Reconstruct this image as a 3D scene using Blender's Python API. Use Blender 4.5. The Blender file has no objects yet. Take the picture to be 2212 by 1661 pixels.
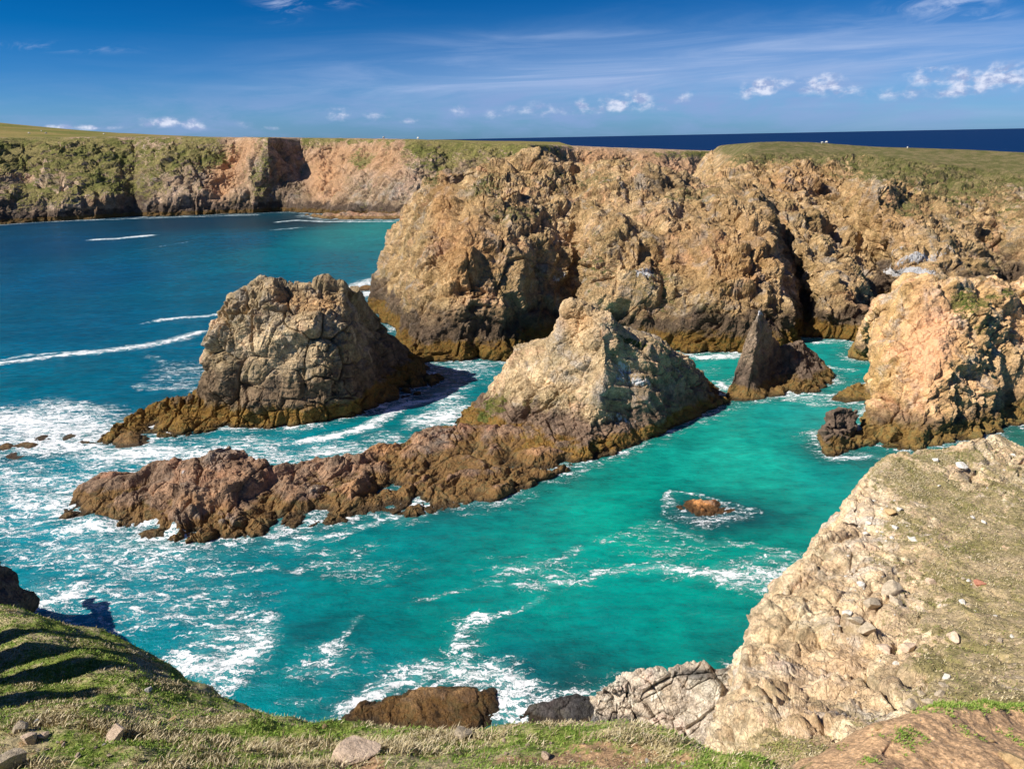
import bpy, math
import numpy as np
from mathutils import Vector, Matrix, kdtree
S = bpy.context.scene
C = S.collection
rng = np.random.default_rng(7)

# ------------------------------------------------------------------ camera
FPX, CX, CY = 1533.7, 1106.0, 830.5          # focal length and centre in 2212-px units of the photograph
PITCH, ROLL, H = math.radians(19.15), math.radians(1.09), 35.0
RM = np.array((Matrix.Rotation(math.pi/2-PITCH, 3, 'X') @ Matrix.Rotation(-ROLL, 3, 'Z')))
cam_d = bpy.data.cameras.new('camera'); cam = bpy.data.objects.new('camera', cam_d); C.objects.link(cam)
cam_d.sensor_width = 36; cam_d.lens = 36*FPX/2212.0
cam_d.clip_start = 0.1; cam_d.clip_end = 60000
cam.matrix_world = Matrix.Translation((0, 0, H)) @ Matrix(RM.tolist()).to_4x4()
S.camera = cam
EYE = np.array([0, 0, H])
def ray(px, py): return RM @ np.array([(px-CX)/FPX, -(py-CY)/FPX, -1.0])
def P(px, py, Y=None, z=0.0):
    """point seen at photo pixel (px,py): on the level z, or at the distance Y"""
    r = ray(px, py); k = (z-H)/r[2] if Y is None else Y/r[1]
    return EYE + r*k
def proj(V):
    q = (V-EYE) @ RM
    w = np.minimum(q[..., 2], -0.01)
    return CX+FPX*q[..., 0]/(-w), CY-FPX*q[..., 1]/(-w)

# ------------------------------------------------------------------ light
SUN_EL = math.radians(42)
SUN_AZ = math.radians(19)   # how far behind the camera's left shoulder
ts = Vector((-math.cos(SUN_EL)*math.cos(SUN_AZ), -math.cos(SUN_EL)*math.sin(SUN_AZ), math.sin(SUN_EL)))
sd = bpy.data.lights.new('sun', 'SUN'); sd.energy = 5.0; sd.angle = math.radians(0.53); sd.color = (1, 0.93, 0.82)
so = bpy.data.objects.new('sun', sd); C.objects.link(so); so.rotation_euler = ts.to_track_quat('Z', 'Y').to_euler()
S.view_settings.view_transform = 'Standard'; S.view_settings.look = 'None'
S.view_settings.exposure = 0.46; S.view_settings.gamma = 1
S.cycles.max_bounces = 5; S.cycles.diffuse_bounces = 2; S.cycles.glossy_bounces = 2; S.cycles.transmission_bounces = 2
S.cycles.use_adaptive_sampling = True

# ------------------------------------------------------------------ node helper
class NT:
    def __init__(s, tree): s.t = tree; s.n = tree.nodes; s.l = tree.links
    def put(s, sock, v):
        if isinstance(v, bpy.types.NodeSocket): s.l.new(v, sock)
        elif v is not None:
            if sock.type == 'RGBA' and not isinstance(v, (int, float)) and len(v) == 3: v = (*v, 1)
            sock.default_value = v
    def new(s, typ, ins=None, out=0, **kw):
        n = s.n.new(typ)
        for k, v in kw.items(): setattr(n, k, v)
        for k, v in (ins or {}).items(): s.put(n.inputs[k], v)
        return n.outputs[out]
    def m(s, op, a, b=None, c=None, clamp=False):
        return s.new('ShaderNodeMath', {k: v for k, v in ((0, a), (1, b), (2, c)) if v is not None}, operation=op, use_clamp=clamp)
    def vm(s, op, a, b=None, out=0):
        if op == 'SCALE': return s.new('ShaderNodeVectorMath', {0: a, 3: b}, out, operation=op)
        return s.new('ShaderNodeVectorMath', {k: v for k, v in ((0, a), (1, b)) if v is not None}, out, operation=op)
    def noise(s, vec, scale, detail=4, rough=0.55, dist=0, out=0):
        return s.new('ShaderNodeTexNoise', {'Vector': vec, 'Scale': scale, 'Detail': detail, 'Roughness': rough, 'Distortion': dist}, out)
    def vor(s, vec, scale, feature='F1', out=0, rand=1.0):
        return s.new('ShaderNodeTexVoronoi', {'Vector': vec, 'Scale': scale, 'Randomness': rand}, out, feature=feature)
    def ss(s, x, a, b, lo=0.0, hi=1.0):
        return s.new('ShaderNodeMapRange', {0: x, 1: a, 2: b, 3: lo, 4: hi}, interpolation_type='SMOOTHSTEP')
    def mix(s, f, a, b, mode='MIX'):
        n = s.n.new('ShaderNodeMix'); n.data_type = 'RGBA'; n.blend_type = mode; n.clamp_factor = True
        s.put(n.inputs[0], f); s.put(n.inputs[6], a); s.put(n.inputs[7], b); return n.outputs[2]
    def ramp(s, x, stops):
        n = s.n.new('ShaderNodeValToRGB'); s.put(n.inputs[0], x); e = n.color_ramp.elements
        while len(e) < len(stops): e.new(0.5)
        for k, (p, c) in enumerate(stops): e[k].position = p; e[k].color = (*c, 1)
        return n.outputs[0]
    def attr(s, name, out=2): return s.new('ShaderNodeAttribute', out=out, attribute_name=name)
    def xyz(s, v):
        n = s.n.new('ShaderNodeSeparateXYZ'); s.put(n.inputs[0], v); return n.outputs
    def mapping(s, vec, rot=(0, 0, 0), scale=(1, 1, 1)):
        return s.new('ShaderNodeMapping', {'Vector': vec, 'Rotation': rot, 'Scale': scale})
def mat(name):
    m = bpy.data.materials.new(name); m.use_nodes = True; m.node_tree.nodes.clear(); t = NT(m.node_tree)
    return m, t
def finish(t, color, rough=0.9, spec=0.2, normal=None, **more):
    ins = {'Base Color': color, 'Roughness': rough, 'Specular IOR Level': spec}; ins.update(more)
    if normal is not None: ins['Normal'] = normal
    b = t.new('ShaderNodeBsdfPrincipled', ins)
    o = t.n.new('ShaderNodeOutputMaterial'); t.l.new(b, o.inputs[0])
def bump(t, h, dist, strength=1.0):
    return t.new('ShaderNodeBump', {'Strength': strength, 'Distance': dist, 'Height': h})

# ------------------------------------------------------------------ sky
W = bpy.data.worlds.new('World'); S.world = W; W.use_nodes = True; W.node_tree.nodes.clear()
t = NT(W.node_tree)
sky = t.new('ShaderNodeTexSky', sky_type='NISHITA', sun_disc=False, sun_elevation=SUN_EL,
            sun_rotation=math.atan2(ts.x, ts.y) % (2*math.pi), altitude=30, air_density=1.0, dust_density=0.4, ozone_density=2.5)
dirv = t.new('ShaderNodeTexCoord', out=0)
sx, sy, sz = t.xyz(dirv)
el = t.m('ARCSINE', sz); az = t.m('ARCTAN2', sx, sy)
# deep polarised blue of a clear northern sky: tinted, and dimmed above the view to cut fill
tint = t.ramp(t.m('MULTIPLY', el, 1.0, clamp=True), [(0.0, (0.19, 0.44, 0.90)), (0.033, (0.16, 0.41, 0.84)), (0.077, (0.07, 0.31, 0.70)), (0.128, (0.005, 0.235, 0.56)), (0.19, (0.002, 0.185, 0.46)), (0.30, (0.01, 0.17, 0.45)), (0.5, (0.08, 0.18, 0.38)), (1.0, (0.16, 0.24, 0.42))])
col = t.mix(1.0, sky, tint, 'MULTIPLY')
def pxdir(px, py):
    r = ray(px, py); r = r/np.linalg.norm(r); return math.atan2(r[0], r[1]), math.asin(r[2])
# thin high streaks
vec = t.new('ShaderNodeCombineXYZ', {0: az, 1: t.m('ADD', t.m('MULTIPLY', el, 11.0), t.m('MULTIPLY', az, -0.25)), 2: 0.0})
ci = t.noise(vec, 3.2, 7, 0.62, 1.2)
ci = t.ss(ci, 0.36, 0.80)
def blob(px, py, wx, wy, p=1.0):
    a0, e0 = pxdir(px, py); w, h = wx/FPX, wy/FPX
    da = t.m('DIVIDE', t.m('SUBTRACT', az, a0), w); de = t.m('DIVIDE', t.m('SUBTRACT', el, e0), h)
    d = t.m('ADD', t.m('MULTIPLY', da, da), t.m('MULTIPLY', de, de))
    return t.m('MULTIPLY', t.m('EXPONENT', t.m('MULTIPLY', d, -1.0)), p)
def addall(lst):
    r = lst[0]
    for q in lst[1:]: r = t.m('ADD', r, q)
    return r
cim = addall([blob(1250, 170, 560, 60, .95), blob(1900, 120, 520, 60, .85), blob(1100, 185, 420, 14, .7), blob(1500, 150, 700, 80, .55), blob(2200, 230, 500, 60, .6), blob(1150, 85, 220, 14, .4), blob(500, 255, 900, 40, .35)])
wisp = t.m('MULTIPLY', t.ss(t.noise(t.new('ShaderNodeCombineXYZ', {0: t.m('MULTIPLY', az, 9.0), 1: t.m('SUBTRACT', t.m('MULTIPLY', el, 30.0), t.m('MULTIPLY', az, 4.0)), 2: 7.0}), 1.6, 7, .62, 1.0), .42, .70),
           addall([blob(110, 102, 90, 6, .7), blob(605, 16, 30, 16, 1.0), blob(680, 5, 60, 8, .6), blob(2010, 14, 60, 12, .8), blob(2080, 38, 60, 8, .6), blob(2110, 3, 40, 10, .6)]))
col = t.mix(t.m('MULTIPLY', t.m('ADD', t.m('MULTIPLY', ci, .34), .20), cim, clamp=True), col, (3.0, 3.9, 5.9))
col = t.mix(wisp, col, (3.9, 4.7, 6.6))
# veil of haze cloud low over the horizon
vz = t.noise(t.new('ShaderNodeCombineXYZ', {0: t.m('MULTIPLY', az, 9.0), 1: t.m('MULTIPLY', el, 34.0), 2: 3.0}), 1.0, 6, 0.6, 0.4)
veil = t.m('MULTIPLY', t.ss(vz, 0.36, 0.70), addall([blob(1500, 235, 900, 55, .75), blob(350, 265, 500, 40, .5), blob(1350, 225, 260, 26, .5)]))
col = t.mix(veil, col, (1.9, 2.8, 5.0))
# small cumulus heads
cvec = t.new('ShaderNodeCombineXYZ', {0: t.m('MULTIPLY', az, 1.0), 1: t.m('MULTIPLY', el, 1.5), 2: 0.0})
cn = t.noise(cvec, 48.0, 5, 0.55, 0.2)
heads = [(360, 264, 46, 11, 1.2), (430, 273, 26, 11, .8), (520, 272, 30, 10, .7), (725, 246, 36, 13, 1.1), (815, 252, 26, 9, .85), (885, 262, 22, 8, .85), (990, 240, 26, 15, .85), (1060, 252, 22, 12, .75), (1110, 238, 26, 12, .7), (1170, 228, 26, 20, .6),
         (1255, 226, 24, 16, .7), (1355, 216, 54, 19, 1.15), (1480, 212, 18, 14, .85), (1430, 232, 30, 10, .6), (1655, 190, 42, 18, 1.3), (1600, 205, 30, 10, .6), (1775, 182, 40, 21, 1.2), (1840, 200, 40, 12, .65), (1930, 205, 40, 14, .65), (1998, 162, 36, 20, .95),
         (2100, 172, 46, 20, .95), (2170, 160, 46, 22, .8), (2060, 205, 70, 12, .6), (1250, 240, 130, 12, .5), (150, 275, 60, 5, 1.0), (210, 277, 50, 4, .7), (590, 278, 30, 5, .6), (2330, 165, 80, 24, .8), (-200, 265, 120, 18, .8)]
cm = addall([blob(x, y, w, h, p) for x, y, w, h, p in heads])
cover = t.ss(t.m('MULTIPLY', cm, t.ss(cn, 0.18, 0.85, 0.0, 1.9)), 0.28, 1.45)
shade = t.noise(t.vm('ADD', cvec, (0.0, 0.006, 0)), 60.0, 4, 0.6)
ccol = t.mix(t.ss(shade, 0.38, 0.62), (2.4, 3.1, 5.0), (5.8, 6.1, 7.2))
col = t.mix(t.m('MULTIPLY', cover, 0.9), col, ccol)
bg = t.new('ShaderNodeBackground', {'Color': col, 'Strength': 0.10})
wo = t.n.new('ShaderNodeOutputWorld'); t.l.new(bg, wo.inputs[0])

# ------------------------------------------------------------------ numpy noise
def _h(ix, iy, iz, k):
    h = ix.astype(np.uint32)*np.uint32(374761393)+iy.astype(np.uint32)*np.uint32(668265263)+iz.astype(np.uint32)*np.uint32(1274126177)+np.uint32((k*974711+12345) & 0xffffffff)
    h ^= h >> np.uint32(13); h *= np.uint32(1274126177); h ^= h >> np.uint32(15); h *= np.uint32(2246822519); h ^= h >> np.uint32(16)
    return (h & np.uint32(0xffffff)).astype(np.float32)*np.float32(1/0x1000000)
def _h3(ix, iy, iz, k):
    h = ix.astype(np.uint32)*np.uint32(374761393)+iy.astype(np.uint32)*np.uint32(668265263)+iz.astype(np.uint32)*np.uint32(1274126177)+np.uint32((k*974711+12345) & 0xffffffff)
    h ^= h >> np.uint32(13); h *= np.uint32(1274126177); h ^= h >> np.uint32(15); h *= np.uint32(2246822519); h ^= h >> np.uint32(16)
    c = np.float32(1/1024)
    return (h & np.uint32(1023)).astype(np.float32)*c, ((h >> np.uint32(10)) & np.uint32(1023)).astype(np.float32)*c, ((h >> np.uint32(20)) & np.uint32(1023)).astype(np.float32)*c
def vnoise(p, seed=0):
    """gradient noise, about -1..1"""
    p = np.asarray(p, np.float32); i = np.floor(p).astype(np.int32); f = (p-i).astype(np.float32); u = f*f*f*(f*(f*6-15)+10)
    res = 0
    for dx in (0, 1):
        for dy in (0, 1):
            for dz in (0, 1):
                jx, jy, jz = i[:, 0]+dx, i[:, 1]+dy, i[:, 2]+dz
                a, b, c = _h3(jx, jy, jz, seed); g = (a*2-1)*(f[:, 0]-dx)+(b*2-1)*(f[:, 1]-dy)+(c*2-1)*(f[:, 2]-dz)
                w = (u[:, 0] if dx else 1-u[:, 0])*(u[:, 1] if dy else 1-u[:, 1])*(u[:, 2] if dz else 1-u[:, 2])
                res = res+w*g
    return res*1.3
def fbm(p, o=4, seed=0, gain=0.5, ridged=False):
    a, s, r = 1.0, 0.0, 0
    for k in range(o):
        n = vnoise(p*(2.03**k)+k*17.3, seed+k*5)
        if ridged: n = 1-2*np.abs(n)
        r = r+a*n; s += a; a *= gain
    return r/s
def blocks(p, seed=0, slope=1.9, tilt=1.5):
    """jointed blocks: a continuous field of flat, tilted block tops with chamfered sides, and the distance to the joints"""
    p = np.asarray(p, np.float32); n = len(p); i = np.floor(p).astype(np.int32); f = (p-i).astype(np.float32)
    F1 = np.full(n, 9., np.float32); F2 = F1.copy(); m = np.full(n, -9., np.float32); rr = np.zeros(n, np.float32)
    for dx in (-1, 0, 1):
        for dy in (-1, 0, 1):
            for dz in (-1, 0, 1):
                a, b, c = _h3(i[:, 0]+dx, i[:, 1]+dy, i[:, 2]+dz, seed)
                vx = f[:, 0]-dx-a*.72; vy = f[:, 1]-dy-b*.72; vz = f[:, 2]-dz-c*.72
                o = (a*53.7+b*91.3+c*17.1) % 1.0; t1 = (a*19.3+c*77.7) % 1.0-.5; t2 = (b*31.9+a*47.1) % 1.0-.5; t3 = (c*23.3+b*61.7) % 1.0-.5
                ax, ay, az_ = np.abs(vx), np.abs(vy), np.abs(vz)
                d = np.maximum(np.maximum(ax, ay), az_)+.18*(ax+ay+az_)
                h = np.minimum((o-.5)*.8+tilt*(t1*vx+t2*vy+t3*vz), slope*(.80-d))
                m = np.maximum(m, h)
                near = d < F1; F2 = np.where(near, F1, np.minimum(F2, d)); F1 = np.where(near, d, F1); rr = np.where(near, o, rr)
    return m, F2-F1, rr
def chunked(fn, *arrs, n=16000):
    """evaluate on pieces that fit the cache, on four threads"""
    from concurrent.futures import ThreadPoolExecutor
    with ThreadPoolExecutor(4) as ex: outs = list(ex.map(lambda k: fn(*[a[k:k+n] for a in arrs]), range(0, len(arrs[0]), n)))
    return np.concatenate(outs)
def cfbm(p, *a, **k): return chunked(lambda q: fbm(q, *a, **k), np.asarray(p, np.float32))

def rotm(ax, ay, az_):
    return np.array((Matrix.Rotation(math.radians(az_), 3, 'Z') @ Matrix.Rotation(math.radians(ay), 3, 'Y') @ Matrix.Rotation(math.radians(ax), 3, 'X')))
def rock_disp(p, nrm, amp=1.0, scales=(6, 2.2, 0.8), tilt=(10, 20, 15), stretch=(1, 1, 0.6), seed=0, soft=2.5, crack=0.16, facet=0.75, big=7.0, bed=0.9, bedn=(.25, -.15, 1)):
    """jointed rock: displacement vectors made of fractured, tilted blocks at several sizes over a ridged large form"""
    R_ = rotm(*tilt)
    bn = np.array(bedn, float); bn /= np.linalg.norm(bn)
    def f(q, nn):
        w = q+np.stack([vnoise(q/3.1, 91), vnoise(q/3.1, 95), vnoise(q/3.1, 99)], 1)*0.26
        d = soft*amp*(fbm(w/big, 3, seed+3)*0.7+(fbm(w/(big*.45), 3, seed+13, ridged=True)-.35)*0.26)
        out = nn*d[:, None]
        rough = np.clip(0.65+0.9*vnoise(q/9.0, seed+60), 0.35, 1.3)
        for k, s in enumerate(scales):
            pr = (w@R_)*np.array(stretch)/s+seed*3.7
            h, g_, r = blocks(pr, seed+20+k*11)
            a = s*amp*(0.60 if k else 0.52)*(.4+.75*facet)*(rough*1.25 if k else 1)
            h = a*(h-.12)-s*amp*crack*np.exp(-(g_/0.055)**2)*(0.2+r)*rough
            out += nn*h[:, None]
        if bed:      # bedding: ledges that stand out to one side of each parting
            for T, A in ((scales[0]*.42, .10), (scales[0]*.16, .09)):
                b = (w@bn)/T+.55*vnoise(q/(T*5), seed+81); sw = b-np.floor(b)
                out += nn*(T*A*2*bed*amp*(np.where(sw < .86, sw/.86, (1-sw)/.14)-.5)*np.clip(.5+1.3*vnoise(q/(T*3.3), seed+84), 0, 1.4))[:, None]
        m4 = scales[-1]; pr = (w@R_)*np.array(stretch)/(m4*.45)+seed*1.3; h, g_, r = blocks(pr, seed+71)
        out += nn*(m4*.45*amp*rough*(.55*(h-.1)-.16*np.exp(-(g_/.08)**2)))[:, None]
        return out+nn*(amp*0.07*fbm(q/(m4*.8), 3, seed+44, 0.6))[:, None]
    return chunked(f, p.astype(np.float32), nrm.astype(np.float32))

# ------------------------------------------------------------------ lofts
def hermite(A, x, n=None, xs=None, tens=0.85):
    """A: (k, ...) values at knots x -> resampled"""
    if xs is None: xs = np.linspace(x[0], x[-1], n)
    T = np.zeros_like(A)
    sh = (-1,)+(1,)*(A.ndim-1)
    dx = np.diff(x).reshape(sh); sl = np.diff(A, axis=0)/dx
    T[1:-1] = (sl[:-1]*dx[1:]+sl[1:]*dx[:-1])/(dx[:-1]+dx[1:]); T[0] = sl[0]; T[-1] = sl[-1]; T *= tens
    i = np.clip(np.searchsorted(x, xs, side='right')-1, 0, len(x)-2); h = (x[i+1]-x[i]).reshape(sh); u = ((xs-x[i])/(x[i+1]-x[i])).reshape(sh)
    return (2*u**3-3*u**2+1)*A[i]+(u**3-2*u**2+u)*h*T[i]+(-2*u**3+3*u**2)*A[i+1]+(u**3-u**2)*h*T[i+1]
def loft(cols, nu, nv, tens=0.85, kv=None, ku=None):
    """cols: list of columns of world points (all of one length) -> dense grid (nu, nv, 3)"""
    A = np.array(cols, float)
    cu = np.linalg.norm(np.diff(A, axis=0), axis=2).mean(1)+1e-3; cv = np.linalg.norm(np.diff(A, axis=1), axis=2).mean(0)+1e-3
    if ku is not None: cu = cu*np.array(ku)
    if kv is not None: cv = cv*np.array(kv)
    xu = np.r_[0, np.cumsum(cu)]; xv = np.r_[0, np.cumsum(cv)]
    G = hermite(A, xu, nu, tens=tens)
    return hermite(G.transpose(1, 0, 2), xv, nv, tens=tens).transpose(1, 0, 2)
def gnormals(G):
    du = np.gradient(G, axis=0); dv = np.gradient(G, axis=1)
    n = np.cross(du, dv); l = np.linalg.norm(n, axis=2, keepdims=True)
    n = n/np.maximum(l, 1e-9)
    return n
def smooth_n(n, k=3):
    for _ in range(k):
        q = np.pad(n, ((1, 1), (1, 1), (0, 0)), mode='edge')
        n = (q[1:-1, 1:-1]*2+q[2:, 1:-1]+q[:-2, 1:-1]+q[1:-1, 2:]+q[1:-1, :-2])/6
    return n/np.maximum(np.linalg.norm(n, axis=2, keepdims=True), 1e-9)
def set_attr(me, name, val, typ='FLOAT'):
    a = me.attributes.new(name, typ, 'POINT')
    a.data.foreach_set('value' if typ == 'FLOAT' else 'color', np.ascontiguousarray(val, np.float32).ravel())
def grid_mesh(name, G, smooth=False):
    nu, nv = G.shape[:2]
    idx = np.arange(nu*nv, dtype=np.int32).reshape(nu, nv)
    q = np.stack([idx[:-1, :-1], idx[1:, :-1], idx[1:, 1:], idx[:-1, 1:]], 2).reshape(-1, 4)
    return raw_mesh(name, G.reshape(-1, 3), q, smooth)
def raw_mesh(name, V, q, smooth=False):
    me = bpy.data.meshes.new(name); nq = len(q); k = q.shape[1]
    me.vertices.add(len(V)); me.vertices.foreach_set('co', np.ascontiguousarray(V, np.float32).ravel())
    me.loops.add(nq*k); me.loops.foreach_set('vertex_index', np.ascontiguousarray(q, np.int32).ravel())
    me.polygons.add(nq); me.polygons.foreach_set('loop_start', np.arange(0, nq*k, k, dtype=np.int32))
    me.update(calc_edges=True)
    me.polygons.foreach_set('use_smooth', np.full(nq, smooth))
    return me
def link(name, me, m=None, parent=None, label=None, cat=None, group=None, kind=None, loc=None):
    o = bpy.data.objects.new(name, me); C.objects.link(o)
    if m is not None and me is not None and not me.materials: me.materials.append(m)
    if parent: o.parent = parent
    if loc is not None: o.location = loc
    for k, v in (('label', label), ('category', cat), ('group', group), ('kind', kind)):
        if v: o[k] = v
    return o
WL = []      # points of all shorelines, for the surf
def note_shore(V, w=1.0):
    v = V.reshape(-1, 3); s = v[np.abs(v[:, 2]-0.05) < 0.25]
    if len(s) > 6000: s = s[rng.choice(len(s), 6000, replace=False)]
    WL.append(np.c_[s[:, :2], np.full(len(s), w)])
def masks(V, spec):
    """spec: {name: [(px,py,wx,wy,strength[,angle])]} -> soft patches of vegetation, clay, guano ... on the surface itself"""
    px, py = proj(V); out = {}
    for k, lst in spec.items():
        a = np.zeros(len(V), np.float32)
        for b in lst:
            x, y, wx, wy, s = b[:5]; an = math.radians(b[5]) if len(b) > 5 else 0
            dx, dy = px-x, py-y; rx = dx*math.cos(an)+dy*math.sin(an); ry = -dx*math.sin(an)+dy*math.cos(an)
            g = s*np.exp(-((rx/wx)**2+(ry/wy)**2)**1.5)
            a = np.where(g < 0, a+g, np.maximum(a, g))
        out[k] = np.clip(a, 0, 1)
    return out
ATTR = ('veg', 'clay', 'guano', 'dark')
def rock_object(name, cols, nu, nv, m, disp, spec=None, shore=1.0, smooth=False, tens=0.38, kv=None, ku=None, post=None, **props):
    G = loft(cols, nu, nv, tens, kv, ku); N = smooth_n(gnormals(G), 3)
    V = G.reshape(-1, 3); D = rock_disp(V, N.reshape(-1, 3), **disp)
    V2 = V+D
    if post is not None: V2 = post(V, V2, N.reshape(-1, 3))
    if shore: note_shore(V2, shore)
    c = V2.mean(0); c[2] = 0
    me = grid_mesh(name, (V2-c).reshape(nu, nv, 3), smooth)
    mk = masks(V, spec or {})
    for a in ATTR: set_attr(me, a, mk.get(a, np.zeros(len(V), np.float32)))
    return link(name, me, m, loc=c, **props)

def col6(wl, *pts, back=None, foot=(0, -0.8, -3)):
    """one column of an island: foot under water, waterline, given points, then over the crest to the back foot"""
    w0 = P(*wl) if len(wl) == 2 else P(*wl)
    c = [w0+np.array(foot), w0]+[P(*q) for q in pts]
    if back is not None:
        e = c[-1]; dx, dy = back
        c += [e+np.array([dx*.3, dy*.25, -0.06*e[2]-.1]), e+np.array([dx*.7, dy*.65, -0.45*e[2]-.3]), np.array([e[0]+dx, e[1]+dy, -2.5])]
    return c
def auto(wl, top, dY, n=4, pw=1.25, back=(1, 7)):
    """column between a waterline pixel and a crest pixel that lies dY metres further off"""
    Y0 = P(*wl)[1]; pts = []
    for k in range(1, n+1):
        u = k/n; pts.append((wl[0]+(top[0]-wl[0])*u, wl[1]+(top[1]-wl[1])*u, Y0+dY*u**pw))
    return col6(wl, *pts, back=back)

# ------------------------------------------------------------------ materials
def rock_mat(name, c1, c2, c3, lich=(0.16, 0.155, 0.06), lamt=0.5, hdark=5.0, hochre=1.5, dark=(0.060, 0.042, 0.032), ochre=(0.30, 0.16, 0.025), grass=True, gscale=1.0,
             clay=(0.50, 0.25, 0.09), flat_veg=0.0, sc=1.0, vegcol=((0.085, 0.11, 0.02), (0.20, 0.17, 0.055)), bdist=0.12):
    m, t = mat(name); pos = t.new('ShaderNodeNewGeometry', out=0); nrm = t.new('ShaderNodeNewGeometry', out=1)
    z = t.xyz(pos)[2]
    n1 = t.noise(pos, 0.11*sc, 5, 0.6, 0.4); n2 = t.noise(pos, 0.9*sc, 6, 0.65); n3 = t.noise(pos, 5.0*sc, 5, 0.7)
    blk = t.vor(t.vm('ADD', pos, t.vm('SCALE', t.noise(pos, 0.5, 3, out=1), 1.0)), 0.62*sc, out=1)
    col = t.ramp(n1, [(0.34, c1), (0.5, c2), (0.64, c3)])
    col = t.mix(0.45, col, t.ramp(t.xyz(blk)[0], [(0.0, tuple(q*.6 for q in c2)), (0.55, c1), (1.0, tuple(min(q*1.25, .75) for q in c3))]))
    g1 = sum(c2)/3
    col = t.mix(t.ss(t.noise(pos, 0.24*sc, 6, 0.68, .6), .50, .68, 0, .75), col, (g1*1.12, g1*1.02, g1*.90))      # weathered grey-cream faces
    col = t.mix(t.ss(t.noise(t.vm('ADD', pos, (37, 11, 5)), 0.42*sc, 6, 0.7, .5), .56, .68, 0, .6), col, (c2[0]*.38, c2[1]*.36, c2[2]*.36))      # dark stained patches
    col = t.mix(t.ss(t.noise(t.vm('ADD', pos, (7, 71, 25)), 0.17*sc, 5, 0.65, .5), .54, .70, 0, .55), col, (c3[0]*1.05, c3[1]*.86, c3[2]*.90))      # pinkish granite
    col = t.mix(1.0, col, t.ramp(n2, [(0.30, (0.60, 0.56, 0.52)), (0.5, (1.12, 1.12, 1.12)), (0.72, (1.5, 1.48, 1.43))]), 'MULTIPLY')
    col = t.mix(1.0, col, t.ramp(n3, [(0.30, (0.50, 0.47, 0.45)), (0.48, (1.12, 1.12, 1.12)), (0.70, (1.6, 1.57, 1.55))]), 'MULTIPLY')
    ln = t.noise(pos, 0.33*sc, 6, 0.7, 0.5)
    col = t.mix(t.m('MULTIPLY', t.ss(ln, 0.50, 0.66), lamt), col, lich)
    # clay and fresh rock
    col = t.mix(t.m('MULTIPLY', t.attr('clay'), t.ss(n2, 0.25, 0.5, 0.55, 1.0)), col, t.mix(n3, clay, tuple(min(1, q*1.5) for q in clay)))
    # dark lichen and spray zone above the tide line, masked dark patches (some painted shade), weed-yellow zone at the water
    zz = t.m('ADD', z, t.m('MULTIPLY', t.m('SUBTRACT', t.noise(pos, 0.22, 5, 0.65), 0.5), hdark*1.7))
    dk = t.m('MAXIMUM', t.ss(zz, hdark*0.75, hdark*1.15, 1.0, 0.0), t.attr('dark'))
    dcol = t.mix(t.ss(n2, 0.35, 0.7), dark, tuple(q*2.6 for q in dark))
    col = t.mix(t.m('MULTIPLY', dk, 0.86), col, dcol)
    zo = t.m('ADD', z, t.m('MULTIPLY', t.m('SUBTRACT', t.noise(pos, 0.5, 5, 0.65), 0.5), hochre*1.8))
    oc = t.ss(zo, hochre*0.8, hochre*1.3, 1.0, 0.0)
    ocol = t.ramp(t.noise(pos, 1.1, 5, 0.7), [(0.3, tuple(q*.30 for q in ochre)), (0.5, ochre), (0.6, (ochre[0]*.55, ochre[1]*.8, ochre[2])), (0.75, (ochre[0]*1.3, ochre[1]*1.2, ochre[2]*1.5))])
    col = t.mix(t.m('MULTIPLY', oc, 0.85), col, ocol)
    wetline = t.ss(z, 0.15, 0.55, 0.72, 0.0)
    col = t.mix(wetline, col, (0.018, 0.016, 0.012))
    # turf
    gn = t.noise(pos, 0.75*gscale, 6, 0.7)
    up = t.xyz(nrm)[2]
    v = t.m('ADD', t.attr('veg'), t.m('MULTIPLY', t.ss(up, 0.45, 0.8), flat_veg))
    v = t.m('MULTIPLY', v, t.ss(up, -0.1, 0.45, 0.25, 1.0))
    vm_ = t.ss(t.m('ADD', v, t.m('MULTIPLY', t.m('SUBTRACT', gn, 0.5), 2.0)), 0.42, 0.56)
    gcol = t.mix(t.ss(t.noise(pos, 0.35*gscale, 6, 0.7), 0.40, 0.62), vegcol[0], vegcol[1])
    gcol = t.mix(1.0, gcol, t.ramp(t.noise(pos, 3.2*gscale, 5, 0.75), [(0.3, (0.45, 0.45, 0.45)), (0.5, (1, 1, 1)), (0.7, (1.5, 1.45, 1.3))]), 'MULTIPLY')
    col = t.mix(vm_, col, gcol)
    gw = t.ss(t.m('ADD', t.attr('guano'), t.m('MULTIPLY', t.m('SUBTRACT', t.noise(t.mapping(pos, scale=(1.2, 1.2, 0.45)), 1.4, 6, 0.75), 0.5), 1.7)), 0.55, 0.72)
    col = t.mix(gw, col, (0.72, 0.72, 0.74))
    jv = t.vm('ADD', t.mapping(pos, rot=(.3, .5, .2), scale=(1, 1, .6)), t.vm('SCALE', t.noise(pos, 1.1*sc, 3, out=1), .5))
    hgt = t.m('ADD', t.m('MULTIPLY', t.noise(pos, 2.2*sc, 9, 0.78), 1.2), t.m('ADD', t.m('MULTIPLY', t.m('MINIMUM', t.vor(jv, 1.3*sc, 'DISTANCE_TO_EDGE'), 0.07), 5.0), t.m('MULTIPLY', t.m('MINIMUM', t.vor(jv, 3.4*sc, 'DISTANCE_TO_EDGE'), 0.08), 2.2)))
    finish(t, col, t.ss(z, 0.2, 1.2, 0.45, 0.92), 0.25, bump(t, hgt, bdist*1.9, 1.0))
    return m
TAN = ((0.37, 0.25, 0.115), (0.53, 0.355, 0.175), (0.66, 0.455, 0.255))
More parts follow.
